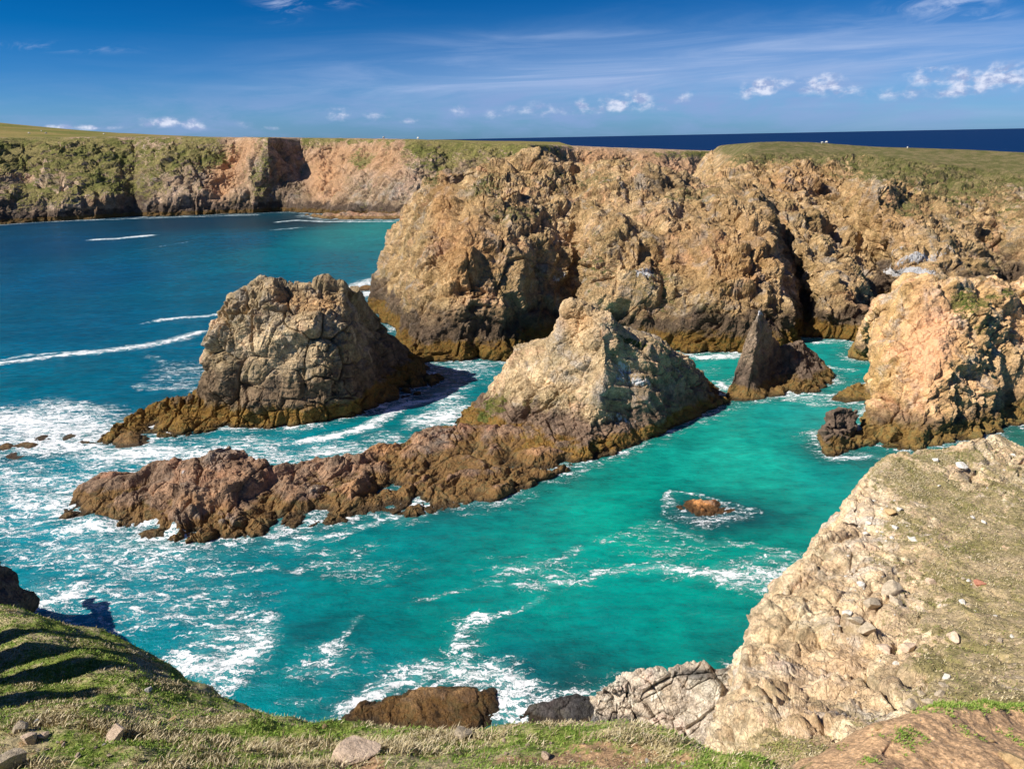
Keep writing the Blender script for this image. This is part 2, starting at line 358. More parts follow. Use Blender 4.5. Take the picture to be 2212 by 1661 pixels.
M_head = rock_mat('headland_rock', *TAN, lich=(0.19, 0.145, 0.05), lamt=0.6, hdark=6.5, hochre=2.8, flat_veg=0.12, vegcol=((0.16, 0.165, 0.05), (0.31, 0.25, 0.12)), sc=0.8, bdist=0.3)
M_far = rock_mat('far_cliff_rock', (0.32, 0.23, 0.14), (0.46, 0.33, 0.22), (0.60, 0.44, 0.32), vegcol=((0.20, 0.205, 0.055), (0.36, 0.30, 0.12)), hdark=5.5, hochre=2.0, ochre=(0.24, 0.13, 0.03), flat_veg=0.25, sc=0.45, gscale=0.22, clay=(0.62, 0.36, 0.19), bdist=0.6)
M_st1 = rock_mat('stack_rock', (0.26, 0.20, 0.115), (0.34, 0.255, 0.145), (0.55, 0.42, 0.26), lich=(0.20, 0.175, 0.08), lamt=0.35, hdark=7.0, hochre=2.2, dark=(0.10, 0.068, 0.042), bdist=0.1)
M_st2 = rock_mat('skerry_rock', (0.34, 0.26, 0.15), (0.46, 0.34, 0.20), (0.58, 0.44, 0.27), lich=(0.20, 0.17, 0.065), lamt=0.35, hdark=3.6, hochre=1.4, dark=(0.115, 0.075, 0.055), bdist=0.1)
M_reef = rock_mat('reef_rock', (0.22, 0.15, 0.10), (0.27, 0.18, 0.12), (0.40, 0.23, 0.13), lich=(0.14, 0.115, 0.085), lamt=0.5, hdark=1.2, hochre=1.15, dark=(0.13, 0.08, 0.055), ochre=(0.27, 0.15, 0.045), bdist=0.1)
M_st3 = rock_mat('dark_rock', (0.18, 0.135, 0.095), (0.26, 0.19, 0.13), (0.33, 0.245, 0.165), lamt=0.3, hdark=5.0, hochre=1.4, dark=(0.085, 0.06, 0.045), ochre=(0.26, 0.15, 0.04), bdist=0.1)
M_st4 = rock_mat('golden_rock', (0.42, 0.27, 0.11), (0.53, 0.34, 0.165), (0.64, 0.43, 0.25), lich=(0.24, 0.18, 0.05), lamt=0.4, hdark=3.2, hochre=2.0, clay=(0.68, 0.385, 0.215), dark=(0.13, 0.085, 0.05), ochre=(0.30, 0.18, 0.045), bdist=0.1)
M_near = rock_mat('pale_rock', (0.50, 0.37, 0.22), (0.60, 0.45, 0.29), (0.68, 0.54, 0.38), lich=(0.30, 0.25, 0.15), lamt=0.65, hdark=1.5, hochre=.8, gscale=1.5, clay=(0.56, 0.32, 0.15),
                  vegcol=((0.29, 0.25, 0.11), (0.54, 0.42, 0.26)), sc=1.6, bdist=0.06)

# ------------------------------------------------------------------ main headland with the ravine and the right-hand cliffs
def hcol(wl, *pts):
    Y0 = P(*wl)[1]; out = [P(*wl)+np.array([0, -1.5, -4]), P(*wl)]
    for k, q in enumerate(pts): out.append(P(q[0], q[1], Y0+(q[2]-Y0)*((.72, .74, .78, .84, .93, .98, 1)[k] if wl[1] > 720 else 1)))
    return out
def crestback(c, dz=-3): e = c[-1]; return c+[e+np.array([1, 14, dz]), e+np.array([2, 34, dz*3])]
hc = []
hc.append([np.array(q, float) for q in ((-22, 215, -4), (-22, 213, 0), (-20, 210, 8), (-15, 207, 14), (-9, 204, 20), (-4, 202, 25), (0, 200, 27), (5, 212, 26), (10, 228, 20))])
L = [((802, 642), (812, 600, 166), (838, 560, 168), (848, 500, 172), (872, 452, 178), (922, 386, 186)),
     ((840, 705), (850, 640, 143), (864, 580, 147), (880, 520, 152), (905, 455, 160), (945, 393, 180)),
     ((892, 785), (897, 720, 118), (908, 640, 123), (925, 550, 131), (950, 470, 142), (985, 388, 165)),
     ((1000, 784), (985, 715, 115.5), (985, 640, 118), (1000, 560, 124), (1010, 470, 136), (1030, 360, 165)),
     ((1090, 780), (1088, 715, 117), (1085, 640, 120), (1080, 560, 126), (1080, 460, 140), (1090, 343, 168)),
     ((1150, 760), (1160, 700, 123), (1170, 620, 132), (1160, 540, 133), (1150, 440, 147), (1150, 335, 170)),
     ((1230, 735), (1240, 680, 130), (1250, 600, 138), (1240, 520, 143), (1240, 430, 154), (1240, 362, 178)),
     ((1290, 745), (1290, 690, 123), (1285, 600, 127), (1285, 520, 134), (1300, 440, 148), (1310, 352, 170)),
     ((1380, 752), (1380, 680, 120), (1380, 600, 125), (1380, 520, 132), (1390, 440, 147), (1395, 356, 170)),
     ((1465, 762), (1465, 690, 121), (1470, 600, 128), (1475, 520, 136), (1480, 440, 151), (1480, 386, 174)),
     ((1560, 770), (1560, 690, 117), (1560, 600, 125), (1560, 520, 135), (1560, 450, 148), (1530, 402, 176))]
for r in L: hc.append(crestback(hcol(*r)))
L = [((1640, 765), (1640, 690, 117), (1640, 600, 125), (1640, 520, 134), (1625, 460, 148), (1575, 410, 172), (1572, 366, 215), (1590, 338, 245)),
     ((1700, 750), (1690, 690, 118), (1682, 600, 126), (1662, 520, 136), (1655, 470, 146), (1620, 410, 172), (1605, 360, 215), (1620, 312, 250)),
     ((1752, 733), (1742, 690, 130), (1728, 600, 148), (1695, 520, 160), (1685, 470, 168), (1665, 410, 186), (1655, 355, 222), (1660, 305, 255)),
     ((1790, 735), (1780, 680, 121), (1762, 600, 131), (1732, 540, 144), (1712, 490, 158), (1690, 410, 184), (1700, 350, 222), (1700, 304, 260)),
     ((1850, 738), (1850, 680, 121), (1835, 620, 130), (1795, 560, 142), (1760, 500, 158), (1735, 420, 188), (1750, 350, 225), (1750, 305, 265)),
     ((1905, 705), (1893, 660, 136), (1885, 610, 145), (1835, 560, 158), (1790, 495, 170), (1775, 420, 196), (1800, 355, 225), (1800, 308, 265)),
     ((1950, 680), (1935, 640, 150), (1922, 590, 160), (1880, 535, 168), (1840, 480, 178), (1820, 420, 200), (1850, 370, 222), (1850, 312, 265)),
     ((2010, 690), (1990, 635, 138), (1965, 585, 147), (1935, 530, 154), (1900, 450, 164), (1895, 388, 176), (1905, 375, 205), (1920, 316, 258)),
     ((2080, 690), (2070, 635, 138), (2040, 580, 146), (2015, 530, 153), (1975, 470, 165), (1965, 420, 178), (1975, 375, 205), (2000, 318, 252)),
     ((2150, 670), (2130, 625, 145), (2105, 580, 152), (2085, 530, 160), (2065, 480, 170), (2060, 430, 182), (2060, 385, 205), (2080, 321, 248)),
     ((2250, 650), (2215, 610, 155), (2190, 560, 162), (2170, 520, 168), (2160, 470, 176), (2150, 425, 188), (2150, 385, 206), (2160, 324, 242)),
     ((2330, 650), (2300, 610, 148), (2290, 560, 153), (2280, 520, 160), (2270, 460, 172), (2260, 410, 188), (2260, 370, 205), (2260, 328, 235)),
     ((2600, 650), (2600, 610, 145), (2590, 560, 150), (2580, 520, 158), (2580, 460, 168), (2580, 410, 182), (2580, 370, 198), (2600, 330, 225))]
for r in L: hc.append(hcol(*r))
# equal length columns: every column ends with the land behind its rim
def lvl(c, n=9):
    c = list(c)
    while len(c) < n: c.append(c[-1]+np.array([0, 20, -2]))
    return c[:n]
hc = [lvl(c) for c in hc]
hc = [c+[c[-1]+np.array([6, 60, -1.2 if k > 11 else -12])] for k, c in enumerate(hc)]
spec_h = dict(
    veg=[(1650, 318, 110, 22, 1.0), (1850, 322, 260, 34, 1.1), (2150, 345, 260, 60, .95, 8), (2080, 400, 130, 50, .7), (2180, 450, 50, 50, .4), (1990, 360, 180, 45, 1.0), (1960, 440, 60, 30, .6, 35), (1050, 400, 60, 30, .5),
         (1130, 460, 90, 26, .5), (1250, 390, 120, 22, .42), (1480, 420, 60, 16, .4), (930, 390, 30, 20, .5), (1620, 345, 60, 18, .7), (1280, 560, 60, 90, .35), (1420, 620, 60, 90, .4), (2070, 470, 40, 24, .3), (2150, 560, 40, 50, .25)],
    clay=[(960, 480, 26, 110, .55), (1010, 540, 70, 90, .5), (1600, 560, 90, 90, .35), (1930, 470, 60, 60, .3), (1730, 390, 90, 40, .3), (1470, 540, 80, 50, .3)],
    guano=[(1205, 600, 24, 12, .62, -40), (1395, 590, 34, 20, .72), (1960, 590, 80, 14, .9, 12), (1990, 560, 70, 12, .75, -14), (1940, 545, 40, 12, .55, -25), (1440, 520, 20, 20, .4)],
    dark=[(1000, 700, 220, 36, .85), (1200, 660, 70, 60, .6), (1410, 690, 60, 50, .6), (1650, 715, 100, 34, .5), (1830, 690, 60, 46, .6), (1450, 395, 60, 16, .4), (2200, 560, 60, 60, .35)])  # one dark patch paints the shade of the central recess
def head_post(V, V2, N):
    px, py = proj(V)
    calm = np.clip((px-1560)/60, 0, 1)*np.clip((345+np.clip(px-1850, 0, 400)*.12-py)/22, 0, 1)
    back = np.clip((V[:, 1]-238)/14, 0, 1)*(px > 1540)
    calm = np.maximum(calm, back)[:, None]
    o_ = V2*(1-calm)+(V+(V2-V)*.04)*calm
    o_[:, 2] -= (calm[:, 0]*.5)
    return o_
o = rock_object('headland', hc, 1150, 560, M_head, dict(amp=1.0, scales=(6.5, 2.9, 1.2), tilt=(12, 24, 10), stretch=(1, 1, .50), seed=1, bed=.7, bedn=(.3, .2, 1), soft=2.0, big=11),
                spec_h, shore=1.0, post=head_post, kv=[.5, 1.3, 1.3, 1.2, 1.1, 1.0, .75, .5, .3], ku=[.3]+[1]*21+[.6, .25, ][:len(hc)-1-22], kind='structure')

# ------------------------------------------------------------------ far coast
L = [(-420, 515, 300, (346, 364, 385, 408)), (-200, 497, 300, (353, 370, 391, 412)), (-60, 489, 299, (352, 368, 390, 415)), (0, 486, 299, (357, 372, 395, 420)), (60, 482, 298, (363, 384, 405, 432)), (130, 478, 298, (364, 380, 405, 430)),
     (200, 475, 297, (369, 383, 407, 430)), (250, 471, 297, (372, 388, 409, 432)), (290, 468, 297, (383, 396, 413, 434)), (330, 468, 297, (375, 387, 405, 428)), (380, 467, 297, (377, 387, 403, 425)), (425, 466, 297, (379, 389, 404, 423)),
     (470, 463, 298, (386, 398, 410, 418)), (510, 462, 298, (385, 402, 413, 420)), (545, 461, 298, (384, 392, 398, 408)), (580, 459, 298, (385, 388, 391, 398)), (610, 458, 299, (388, 396, 404, 412)), (650, 460, 299, (388, 402, 414, 424)),
     (700, 462, 300, (382, 394, 410, 420)), (740, 466, 300, (376, 386, 404, 414)), (790, 468, 301, (368, 378, 396, 410)), (850, 470, 302, (355, 364, 378, 392)), (900, 472, 303, (350, 358, 370, 384)), (960, 472, 307, (352, 360, 372, 386)),
     (1050, 470, 311, (352, 358, 368, 380)), (1140, 465, 312, (350, 356, 364, 374)), (1205, 460, 315, (356, 362, 368, 376)), (1240, 456, 317, (364, 374, 382, 386)), (1330, 452, 321, (362, 370, 378, 384)), (1420, 448, 324, (356, 362, 370, 376)),
     (1480, 445, 326, (354, 360, 366, 372)), (1560, 440, 329, (352, 358, 364, 370)), (1700, 432, 333, (350, 355, 362, 368)), (1900, 425, 336, (350, 355, 362, 368))]
fc = []
for px, wy, ry, (y1, y2, y3, y4) in L:
    w = P(px, wy); q = [w+np.array([0, -2, -5]), w]
    if px > 1150:      # the clay bays further along the coast lean well back
        b = 9*math.sin(px*.021)+5*math.sin(px*.055); y1, y2, y3, y4 = w[1]+8, w[1]+20+b*.6, w[1]+34+b, w[1]+44+b*.6
    for k, (u, y) in enumerate(((.26, y1), (.5, y2), (.75, y3), (1.0, y4))):
        q.append(P(px, wy+(ry-wy)*u, max(y, w[1]+2*(k+1))))
    e = q[-1]; q += [e+np.array([0, 14, .25]), e+np.array([0, 60, .0])]
    fc.append(q)
spec_f = dict(
    veg=[(60, 335, 150, 42, .9), (200, 340, 160, 44, .8), (330, 350, 110, 46, .72, -10), (100, 420, 90, 30, .6), (430, 330, 70, 36, .9), (250, 400, 120, 30, .7), (-200, 350, 200, 80, .9), (570, 330, 22, 50, .6), (560, 390, 26, 50, .6),
         (690, 308, 50, 14, .6), (780, 345, 26, 20, .8), (900, 315, 30, 22, .9), (1030, 325, 170, 30, .85), (960, 350, 80, 20, .6), (1220, 340, 30, 16, .4), (1330, 345, 60, 8, .3), (1500, 335, 90, 8, .5), (740, 305, 130, 6, .4)],
    clay=[(490, 370, 36, 80, 1.0, 25), (530, 320, 34, 26, .8), (700, 380, 50, 60, .95), (750, 340, 110, 40, .75), (830, 340, 50, 50, .7), (210, 450, 26, 26, .6), (1290, 340, 70, 20, .9), (1400, 345, 90, 20, .7), (1480, 370, 60, 30, .7), (60, 370, 20, 30, .3)],
    guano=[], dark=[(240, 440, 60, 26, .5), (300, 425, 24, 36, .95), (430, 440, 70, 18, .7), (620, 420, 46, 40, .55), (40, 450, 60, 30, .6), (840, 455, 60, 14, .4)])  # dark patches include painted shade beside the spur and in the cave
o = rock_object('far_cliffs', fc, 900, 300, M_far, dict(amp=.8, scales=(8.5, 4, 1.8), tilt=(5, 14, 30), stretch=(1, 1, .5), seed=5, soft=2.6, crack=0.12, big=22),
                spec_f, shore=1.0, kv=[.4, 1.2, 1.1, 1, 1, .5, .15], kind='structure',
                post=lambda V, V2, N: V+(V2-V)*np.clip((np.interp(V[:, 0], [c_[5][0] for c_ in fc], [c_[5][2] for c_ in fc])-V[:, 2])/4.5, .06, 1)[:, None])
# grassland behind the far rim, rising to the hill on the left
gm, t = mat('pasture')
pos = t.new('ShaderNodeNewGeometry', out=0)
c = t.mix(t.ss(t.noise(pos, 0.02, 6, 0.65), 0.35, 0.62), (0.14, 0.15, 0.035), (0.26, 0.20, 0.075))
c = t.mix(1.0, c, t.ramp(t.noise(pos, 0.5, 5, 0.7), [(0.3, (.7, .7, .7)), (0.7, (1.25, 1.25, 1.2))]), 'MULTIPLY')
finish(t, c, 0.95, 0.1)
HG = np.zeros((160, 60, 3)); xs = np.linspace(-700, 40, 160); us = np.linspace(0, 1, 60)
rimx = np.array([c_[5][0] for c_ in fc]); rimy = np.array([c_[5][1] for c_ in fc]); rimz = np.array([c_[5][2] for c_ in fc])
for i, x in enumerate(xs):
    ry_ = np.interp(x, rimx, rimy); rz_ = np.interp(x, rimx, rimz)
    for j, u in enumerate(us):
        y = ry_+6+u*520
        hill = 29*np.exp(-(((x+480)/170)**2))*(1-math.cos(math.pi*min(1, u*1.6)))/2
        HG[i, j] = (x*(1+u*.6), y, rz_-0.3+hill-0.5*(1-math.exp(-u*6)))
HG[..., 2] += (fbm(HG.reshape(-1, 3)/40, 3, 8)*0.5).reshape(160, 60)
link('pasture', grid_mesh('pasture', HG, True), gm, kind='structure')

# ------------------------------------------------------------------ sea stacks
b1 = (2, 11)
cols = [auto((160, 957), (166, 951), 1, back=(1, 3)), auto((205, 962), (205, 940), 3, back=(1, 4)), auto((268, 966), (250, 906), 6.0, back=(1, 6)), auto((330, 950), (318, 874), 8.0, back=(1, 7)),
        auto((400, 944), (385, 858), 8.5, back=(1, 8)), auto((445, 934), (434, 848), 8.5, back=(1, 9)),
        col6((490, 928), (474, 885, 87.0), (459, 815, 88.5), (448, 745, 90), (462, 690, 92), back=(2, 15)),
        col6((530, 927), (518, 870, 86.6), (504, 800, 87.6), (488, 730, 88.8), (490, 640, 93.5), back=b1),
        col6((572, 926), (568, 865, 86.5), (558, 790, 87.4), (548, 712, 88.8), (546, 608, 95), back=b1),
        col6((640, 922), (640, 865, 86.4), (640, 790, 87.1), (635, 700, 88.6), (625, 604, 96), back=b1),
        col6((700, 915), (700, 860, 87.1), (700, 790, 87.8), (698, 700, 89.4), (690, 607, 96), back=b1),
        col6((758, 903), (758, 850, 89.2), (756, 790, 90.0), (750, 705, 91.8), (742, 614, 97), back=b1),
        col6((790, 893), (790, 850, 92.5), (784, 790, 94), (775, 715, 96), (762, 640, 100), back=b1),
        col6((850, 871), (840, 840, 97.0), (824, 785, 99.2), (804, 722, 101), (787, 668, 103), back=b1),
        col6((905, 850), (885, 825, 101.2), (864, 795, 103.2), (844, 755, 104.5), (824, 712, 106), back=(2, 9)),
        auto((935, 835), (885, 780), 9, back=(2, 6)), auto((950, 826), (918, 806), 5, back=(1, 4)), auto((958, 820), (950, 815), 1, back=(1, 2))]
sp = dict(veg=[(560, 690, 40, 30, .22), (760, 660, 30, 40, .25)], clay=[(690, 650, 60, 26, .4), (620, 640, 40, 20, .35)], guano=[(640, 612, 60, 8, .25)],
          dark=[(640, 800, 150, 60, .45), (830, 770, 60, 90, .35)])  # the right-hand dark patch paints shade onto that flank
rock_object('sea_stack', cols, 620, 420, M_st1, dict(amp=0.85, scales=(4.4, 2.0, 0.9), tilt=(4, 12, 8), stretch=(1, 1, .9), seed=9, bed=.5, bedn=(-.1, .1, 1), soft=.8, crack=0.27, facet=.6, big=7), sp,
            kv=[.4, 1, 1, 1, 1, .5, .35, .3], label='tall round-topped rock stack with cracked blocky faces and a low tail trailing into white surf', cat='sea stack')

sk = link('skerry', None, label='long low reddish reef rising to a pale slanting peak, dark on its right', cat='skerry')
def reparent(o): o.parent = sk; [o.__delitem__(k) for k in ('label', 'category') if k in o]; return o
bk = (3, 12)
cols = [auto((968, 925), (980, 912), 1.5, 5, back=(1, 2)),
        auto((1000, 938), (1012, 872), 7, 5, back=(2, 5)),
        col6((1040, 968), (1045, 918, 83.6), (1050, 893, 85.2), (1055, 872, 86.6), (1056, 850, 87.8), (1060, 832, 89.5), back=(2, 6)),
        col6((1110, 985), (1108, 912, 82), (1105, 870, 83.8), (1100, 830, 85.6), (1098, 785, 87.5), (1108, 750, 90.5), back=bk),
        col6((1180, 1000), (1178, 915, 79.8), (1172, 860, 81.6), (1168, 810, 83.6), (1170, 770, 86), (1183, 733, 89.5), back=bk),
        col6((1235, 1004), (1230, 915, 78.4), (1222, 860, 80.2), (1218, 795, 82.4), (1208, 725, 85.6), (1222, 656, 87.4), back=bk),
        col6((1272, 1000), (1275, 920, 76.8), (1270, 860, 78.6), (1268, 800, 81), (1266, 730, 83.6), (1252, 652, 86.4), back=bk),
        col6((1292, 984), (1298, 915, 77.4), (1302, 850, 78.5), (1306, 790, 79.8), (1302, 735, 81.4), (1296, 682, 84.0), back=bk),
        col6((1340, 970), (1345, 905, 79.0), (1345, 850, 80.3), (1342, 790, 81.3), (1335, 740, 82.6), (1325, 695, 84.8), back=bk),
        col6((1390, 957), (1393, 900, 80.2), (1396, 850, 81.4), (1393, 800, 82.5), (1380, 755, 83.8), (1360, 712, 85.9), back=bk),
        col6((1450, 932), (1453, 890, 83.3), (1453, 850, 84.5), (1448, 812, 85.3), (1442, 775, 86.2), (1430, 742, 87.9), back=bk),
        col6((1510, 903), (1510, 877, 87.7), (1508, 852, 88.6), (1505, 830, 89.2), (1500, 808, 89.9), (1492, 785, 91.0), back=(2, 8)),
        auto((1558, 874), (1542, 838), 4, 5, back=(2, 5)), auto((1580, 864), (1578, 860), 1, 5, back=(1, 2))]
sp = dict(veg=[(1060, 880, 50, 26, .75, -25), (1140, 880, 30, 24, .5), (1370, 740, 60, 12, .55, 25), (1330, 770, 40, 30, .3)], clay=[(1240, 690, 40, 34, .35)],
          guano=[(1350, 800, 50, 34, .60, 30), (1300, 850, 30, 20, .5), (1340, 905, 60, 22, .52, 20), (1385, 825, 40, 14, .66), (1420, 890, 30, 14, .35)], dark=[(1450, 850, 140, 70, .55), (1300, 860, 0.1, .1, .0), (1240, 940, 60, 30, .4)])  # the large dark patch paints shade on the right face, turned from the sun
reparent(rock_object('peak', cols, 520, 420, M_st2, dict(amp=0.78, scales=(3.8, 1.8, 0.75), tilt=(10, 62, 15), stretch=(.7, 1, 1), seed=15, bed=1.1, bedn=(.45, .1, 1), soft=.6, crack=0.13, facet=.5, big=6), sp, kv=[.4, 1, 1, 1, 1, 1, .5, .35, .3]))
L = [((125, 1122), (138, 1108), 1.5), ((160, 1122), (180, 1066), 5), ((205, 1132), (210, 1043), 7), ((255, 1144), (288, 1030), 8), ((300, 1148), (322, 1004), 10), ((345, 1163), (352, 990), 11), ((400, 1176), (405, 999), 10.5), ((450, 1177), (460, 982), 11), ((500, 1175), (495, 984), 11),
     ((550, 1168), (535, 1014), 10), ((600, 1160), (585, 1024), 9.5), ((650, 1148), (640, 1006), 10), ((710, 1133), (700, 1001), 10), ((770, 1120), (748, 1000), 9), ((830, 1112), (800, 972), 12), ((890, 1112), (865, 946), 15), ((950, 1102), (930, 930), 16.5),
     ((1010, 1088), (1000, 924), 16.5), ((1070, 1072), (1065, 924), 14.5), ((1130, 1054), (1130, 940), 11), ((1190, 1032), (1185, 950), 8.5), ((1240, 1014), (1240, 955), 6), ((1300, 988), (1290, 965), 3), ((1330, 978), (1325, 972), 1)]
cols = [auto(a, b, d, 5, 1.2, back=(1, 4)) for a, b, d in L]
sp = dict(veg=[], clay=[(760, 1060, 60, 20, .45), (930, 1030, 60, 24, .4), (660, 1100, 60, 20, .4), (1130, 980, 40, 30, .4), (450, 1090, 60, 14, .4), (830, 965, 50, 14, .6)], guano=[(400, 1025, 10, 8, .6)], dark=[(560, 1010, 120, 20, .5), (1050, 1050, 120, 30, .5), (400, 1020, 80, 20, .3)])
mc = M_reef
reparent(rock_object('reef', cols, 980, 330, mc, dict(amp=0.78, scales=(4.2, 1.8, 0.7), tilt=(30, 15, 55), stretch=(.6, 1, 1.2), seed=23, bed=1.3, bedn=(.15, -.5, 1), soft=1.7, crack=0.14, facet=.8, big=5), sp, kv=[.4, 1, 1, 1, 1, 1, .5, .35, .3]))

cols = [auto((1562, 862), (1570, 855), 1, 5, back=(1, 2)),
        col6((1590, 868), (1593, 842, 93.4), (1600, 805, 94.2), (1608, 765, 95.0), (1616, 735, 95.8), (1622, 714, 97), back=(1, 5)),
        col6((1612, 867), (1616, 830, 93.0), (1624, 790, 94), (1631, 750, 95), (1636, 705, 96), (1641, 664, 97.2), back=(.6, 3)),
        col6((1640, 863), (1645, 835, 94.6), (1650, 800, 97.0), (1652, 760, 99), (1652, 725, 99.3), (1652, 682, 99), back=(1, 3)),
        col6((1660, 860), (1664, 835, 95.6), (1668, 806, 98.5), (1668, 775, 100), (1667, 745, 100.3), (1664, 716, 100.5), back=(1, 3)),
        col6((1685, 857), (1690, 832, 95.6), (1692, 808, 98.6), (1692, 788, 100), (1690, 770, 100.8), (1686, 752, 101.5), back=(1, 4)),
        col6((1712, 853), (1712, 830, 95.8), (1710, 805, 98.0), (1709, 782, 99.5), (1707, 762, 100.6), (1704, 744, 102), back=(1, 4)),
        col6((1745, 850), (1745, 825, 96.2), (1742, 800, 98.0), (1738, 775, 100), (1733, 752, 101.5), (1728, 736, 103.5), back=(1, 5)),
        col6((1775, 843), (1774, 825, 97.8), (1770, 805, 99.5), (1766, 790, 101), (1760, 775, 102.5), (1754, 758, 104), back=(1, 5)),
        auto((1796, 832), (1783, 790), 5, 5, back=(1, 4)), auto((1808, 826), (1803, 818), 1, 5, back=(1, 2))]
rock_object('pointed_rock', cols, 360, 260, M_st3, dict(amp=0.62, scales=(2.2, 1.1, 0.5), tilt=(5, 35, 20), stretch=(1, 1, .55), seed=31, bed=.8, bedn=(1, .1, .5), soft=.5, crack=0.13, facet=.8, big=4.5), dict(guano=[(1640, 676, 12, 8, .8)], dark=[(1700, 790, 60, 50, .5)]),
            kv=[.4, 1, 1, 1, 1, 1, .5, .35, .3], label='small dark pointed rock with a lower jagged shoulder standing in the green channel', cat='rock')

b4 = (4, 16)
cols = [col6((1868, 901), (1878, 872, 87.3), (1882, 830, 88.7), (1880, 770, 90.9), (1894, 715, 93.1), (1912, 668, 96.7), back=b4),
        col6((1852, 964), (1880, 900, 79.8), (1896, 840, 82.3), (1914, 770, 85.2), (1936, 690, 89.5), (1960, 606, 94.6), back=b4),
        col6((1915, 970), (1928, 905, 78.3), (1945, 840, 80.5), (1965, 770, 83.3), (1982, 690, 88.0), (1990, 594, 94.9), back=b4),
        col6((1990, 973), (2000, 910, 76.7), (2010, 850, 78.4), (2032, 780, 81.1), (2052, 690, 86.5), (2055, 602, 94.4), back=b4),
        col6((2060, 958), (2070, 900, 78.3), (2080, 840, 79.7), (2096, 770, 81.9), (2106, 690, 86.9), (2108, 605, 94.9), back=b4),
        col6((2130, 946), (2140, 890, 80.3), (2150, 830, 82.5), (2155, 760, 85.3), (2160, 690, 89.7), (2160, 612, 96.9), back=b4),
        col6((2185, 925), (2185, 875, 83.8), (2190, 820, 86.3), (2200, 750, 88.8), (2205, 690, 91.4), (2210, 620, 98.6), back=b4),
        col6((2270, 908), (2270, 860, 84.3), (2275, 810, 86.1), (2280, 750, 88.6), (2290, 690, 91.5), (2300, 628, 98.7), back=b4),
        col6((2500, 890), (2500, 850, 85.3), (2505, 800, 87.5), (2510, 750, 89.6), (2520, 700, 92.5), (2530, 640, 99.7), back=b4)]
cols = [[c_*1.0+np.array([8.5, 15, -.35*max(c_[2], 0)]) for c_ in cols[0]], [c_*1.0+np.array([3.4, 6, -.10*max(c_[2], 0)]) for c_ in cols[0]]]+cols
sp = dict(veg=[(2095, 650, 46, 40, .75), (2130, 700, 30, 40, .5), (2170, 640, 60, 16, .5), (2030, 620, 40, 10, .4)], clay=[(2010, 740, 58, 105, .95, 15), (1960, 800, 30, 40, .3), (1995, 650, 30, 40, .4)], guano=[(2010, 765, 26, 20, .36)],
          dark=[(2090, 900, 60, 30, .5), (2190, 860, 50, 60, .55), (1960, 900, 60, 20, .25)])
rock_object('rocky_point', cols, 560, 460, M_st4, dict(amp=0.8, scales=(4.4, 2.1, 0.9), tilt=(8, 18, 12), stretch=(1, 1, .75), seed=41, bed=1.0, bedn=(-.5, .1, 1), soft=1.0, crack=0.14, facet=.8, big=6.5), sp,
            kv=[.4, 1, 1, 1, 1, 1, .5, .35, .3], kind='structure')

# ------------------------------------------------------------------ near spur on the right: turf on top, pale rock at its edge
E_ = [((2165, 945, 52), (2230, 968, 51), (2300, 985, 50.4), (2420, 1000, 50)), ((2135, 943, 50.5), (2190, 965, 49.6), (2260, 985, 49), (2420, 1030, 48)), ((2060, 958, 49), (2120, 975, 48), (2220, 1005, 47), (2420, 1060, 45.5)), ((1985, 976, 48), (2060, 1000, 46.4), (2180, 1035, 45), (2420, 1100, 42.5)),
      ((1918, 992, 46.4), (2000, 1025, 44.2), (2140, 1065, 42.4), (2420, 1140, 39)), ((1895, 1025, 44.3), (1980, 1060, 42), (2120, 1100, 40), (2420, 1180, 36.5)), ((1845, 1065, 41.8), (1940, 1110, 39), (2090, 1150, 36.8), (2420, 1220, 33.5)), ((1828, 1105, 39.8), (1920, 1150, 37), (2060, 1190, 34.8), (2420, 1260, 31)),
      ((1775, 1155, 37.2), (1880, 1200, 34.4), (2030, 1240, 32.2), (2420, 1300, 28.6)), ((1735, 1205, 34.7), (1850, 1250, 32.0), (2000, 1290, 29.8), (2420, 1350, 26)), ((1715, 1238, 33.2), (1820, 1300, 29.8), (1970, 1340, 27.6), (2420, 1400, 23.8)), ((1655, 1290, 31), (1790, 1350, 27.8), (1950, 1390, 25.5), (2420, 1440, 22)),
      ((1620, 1340, 29.4), (1760, 1400, 26), (1930, 1440, 23.6), (2420, 1480, 20.2)), ((1613, 1395, 27.4), (1740, 1450, 24.2), (1900, 1490, 21.8), (2420, 1520, 18.4)), ((1600, 1450, 25.6), (1720, 1500, 22.4), (1880, 1540, 20), (2420, 1560, 16.8)), ((1588, 1500, 24.2), (1700, 1550, 20.8), (1850, 1590, 18.2), (2420, 1610, 15)),
      ((1575, 1560, 22.6), (1680, 1610, 19), (1820, 1640, 16.5), (2420, 1680, 13)), ((1560, 1620, 21), (1660, 1670, 17.3), (1800, 1710, 14.6), (2420, 1760, 11)), ((1540, 1700, 19), (1640, 1750, 15.2), (1790, 1800, 12.5), (2420, 1850, 9))]
cols = []
for k, r in enumerate(E_):
    q = [P(*v) for v in r]; e = q[0]; d = np.array([-0.8, 0.35, 0]) if k > 1 else np.array([-.5, 1, 0])
    d = d*(1 if k < 9 else .30)
    cols.append([np.array([*(e+d*5)[:2], -2]), np.array([*(e+d*4)[:2], e[2]*.35]), e+d*2.0+np.array([0, 0, -e[2]*.30]), e+d*.8+np.array([0, 0, -e[2]*.08])]+q)
e0 = [c_+np.array([0.6, 4, 0])*1.0 for c_ in cols[0]]; e0 = [np.array([v[0], v[1], v[2]*.5-1]) for v in e0]; e00 = [np.array([v[0]+.5, v[1]+4, -3.]) for v in e0]
cols = [e00, e0]+cols
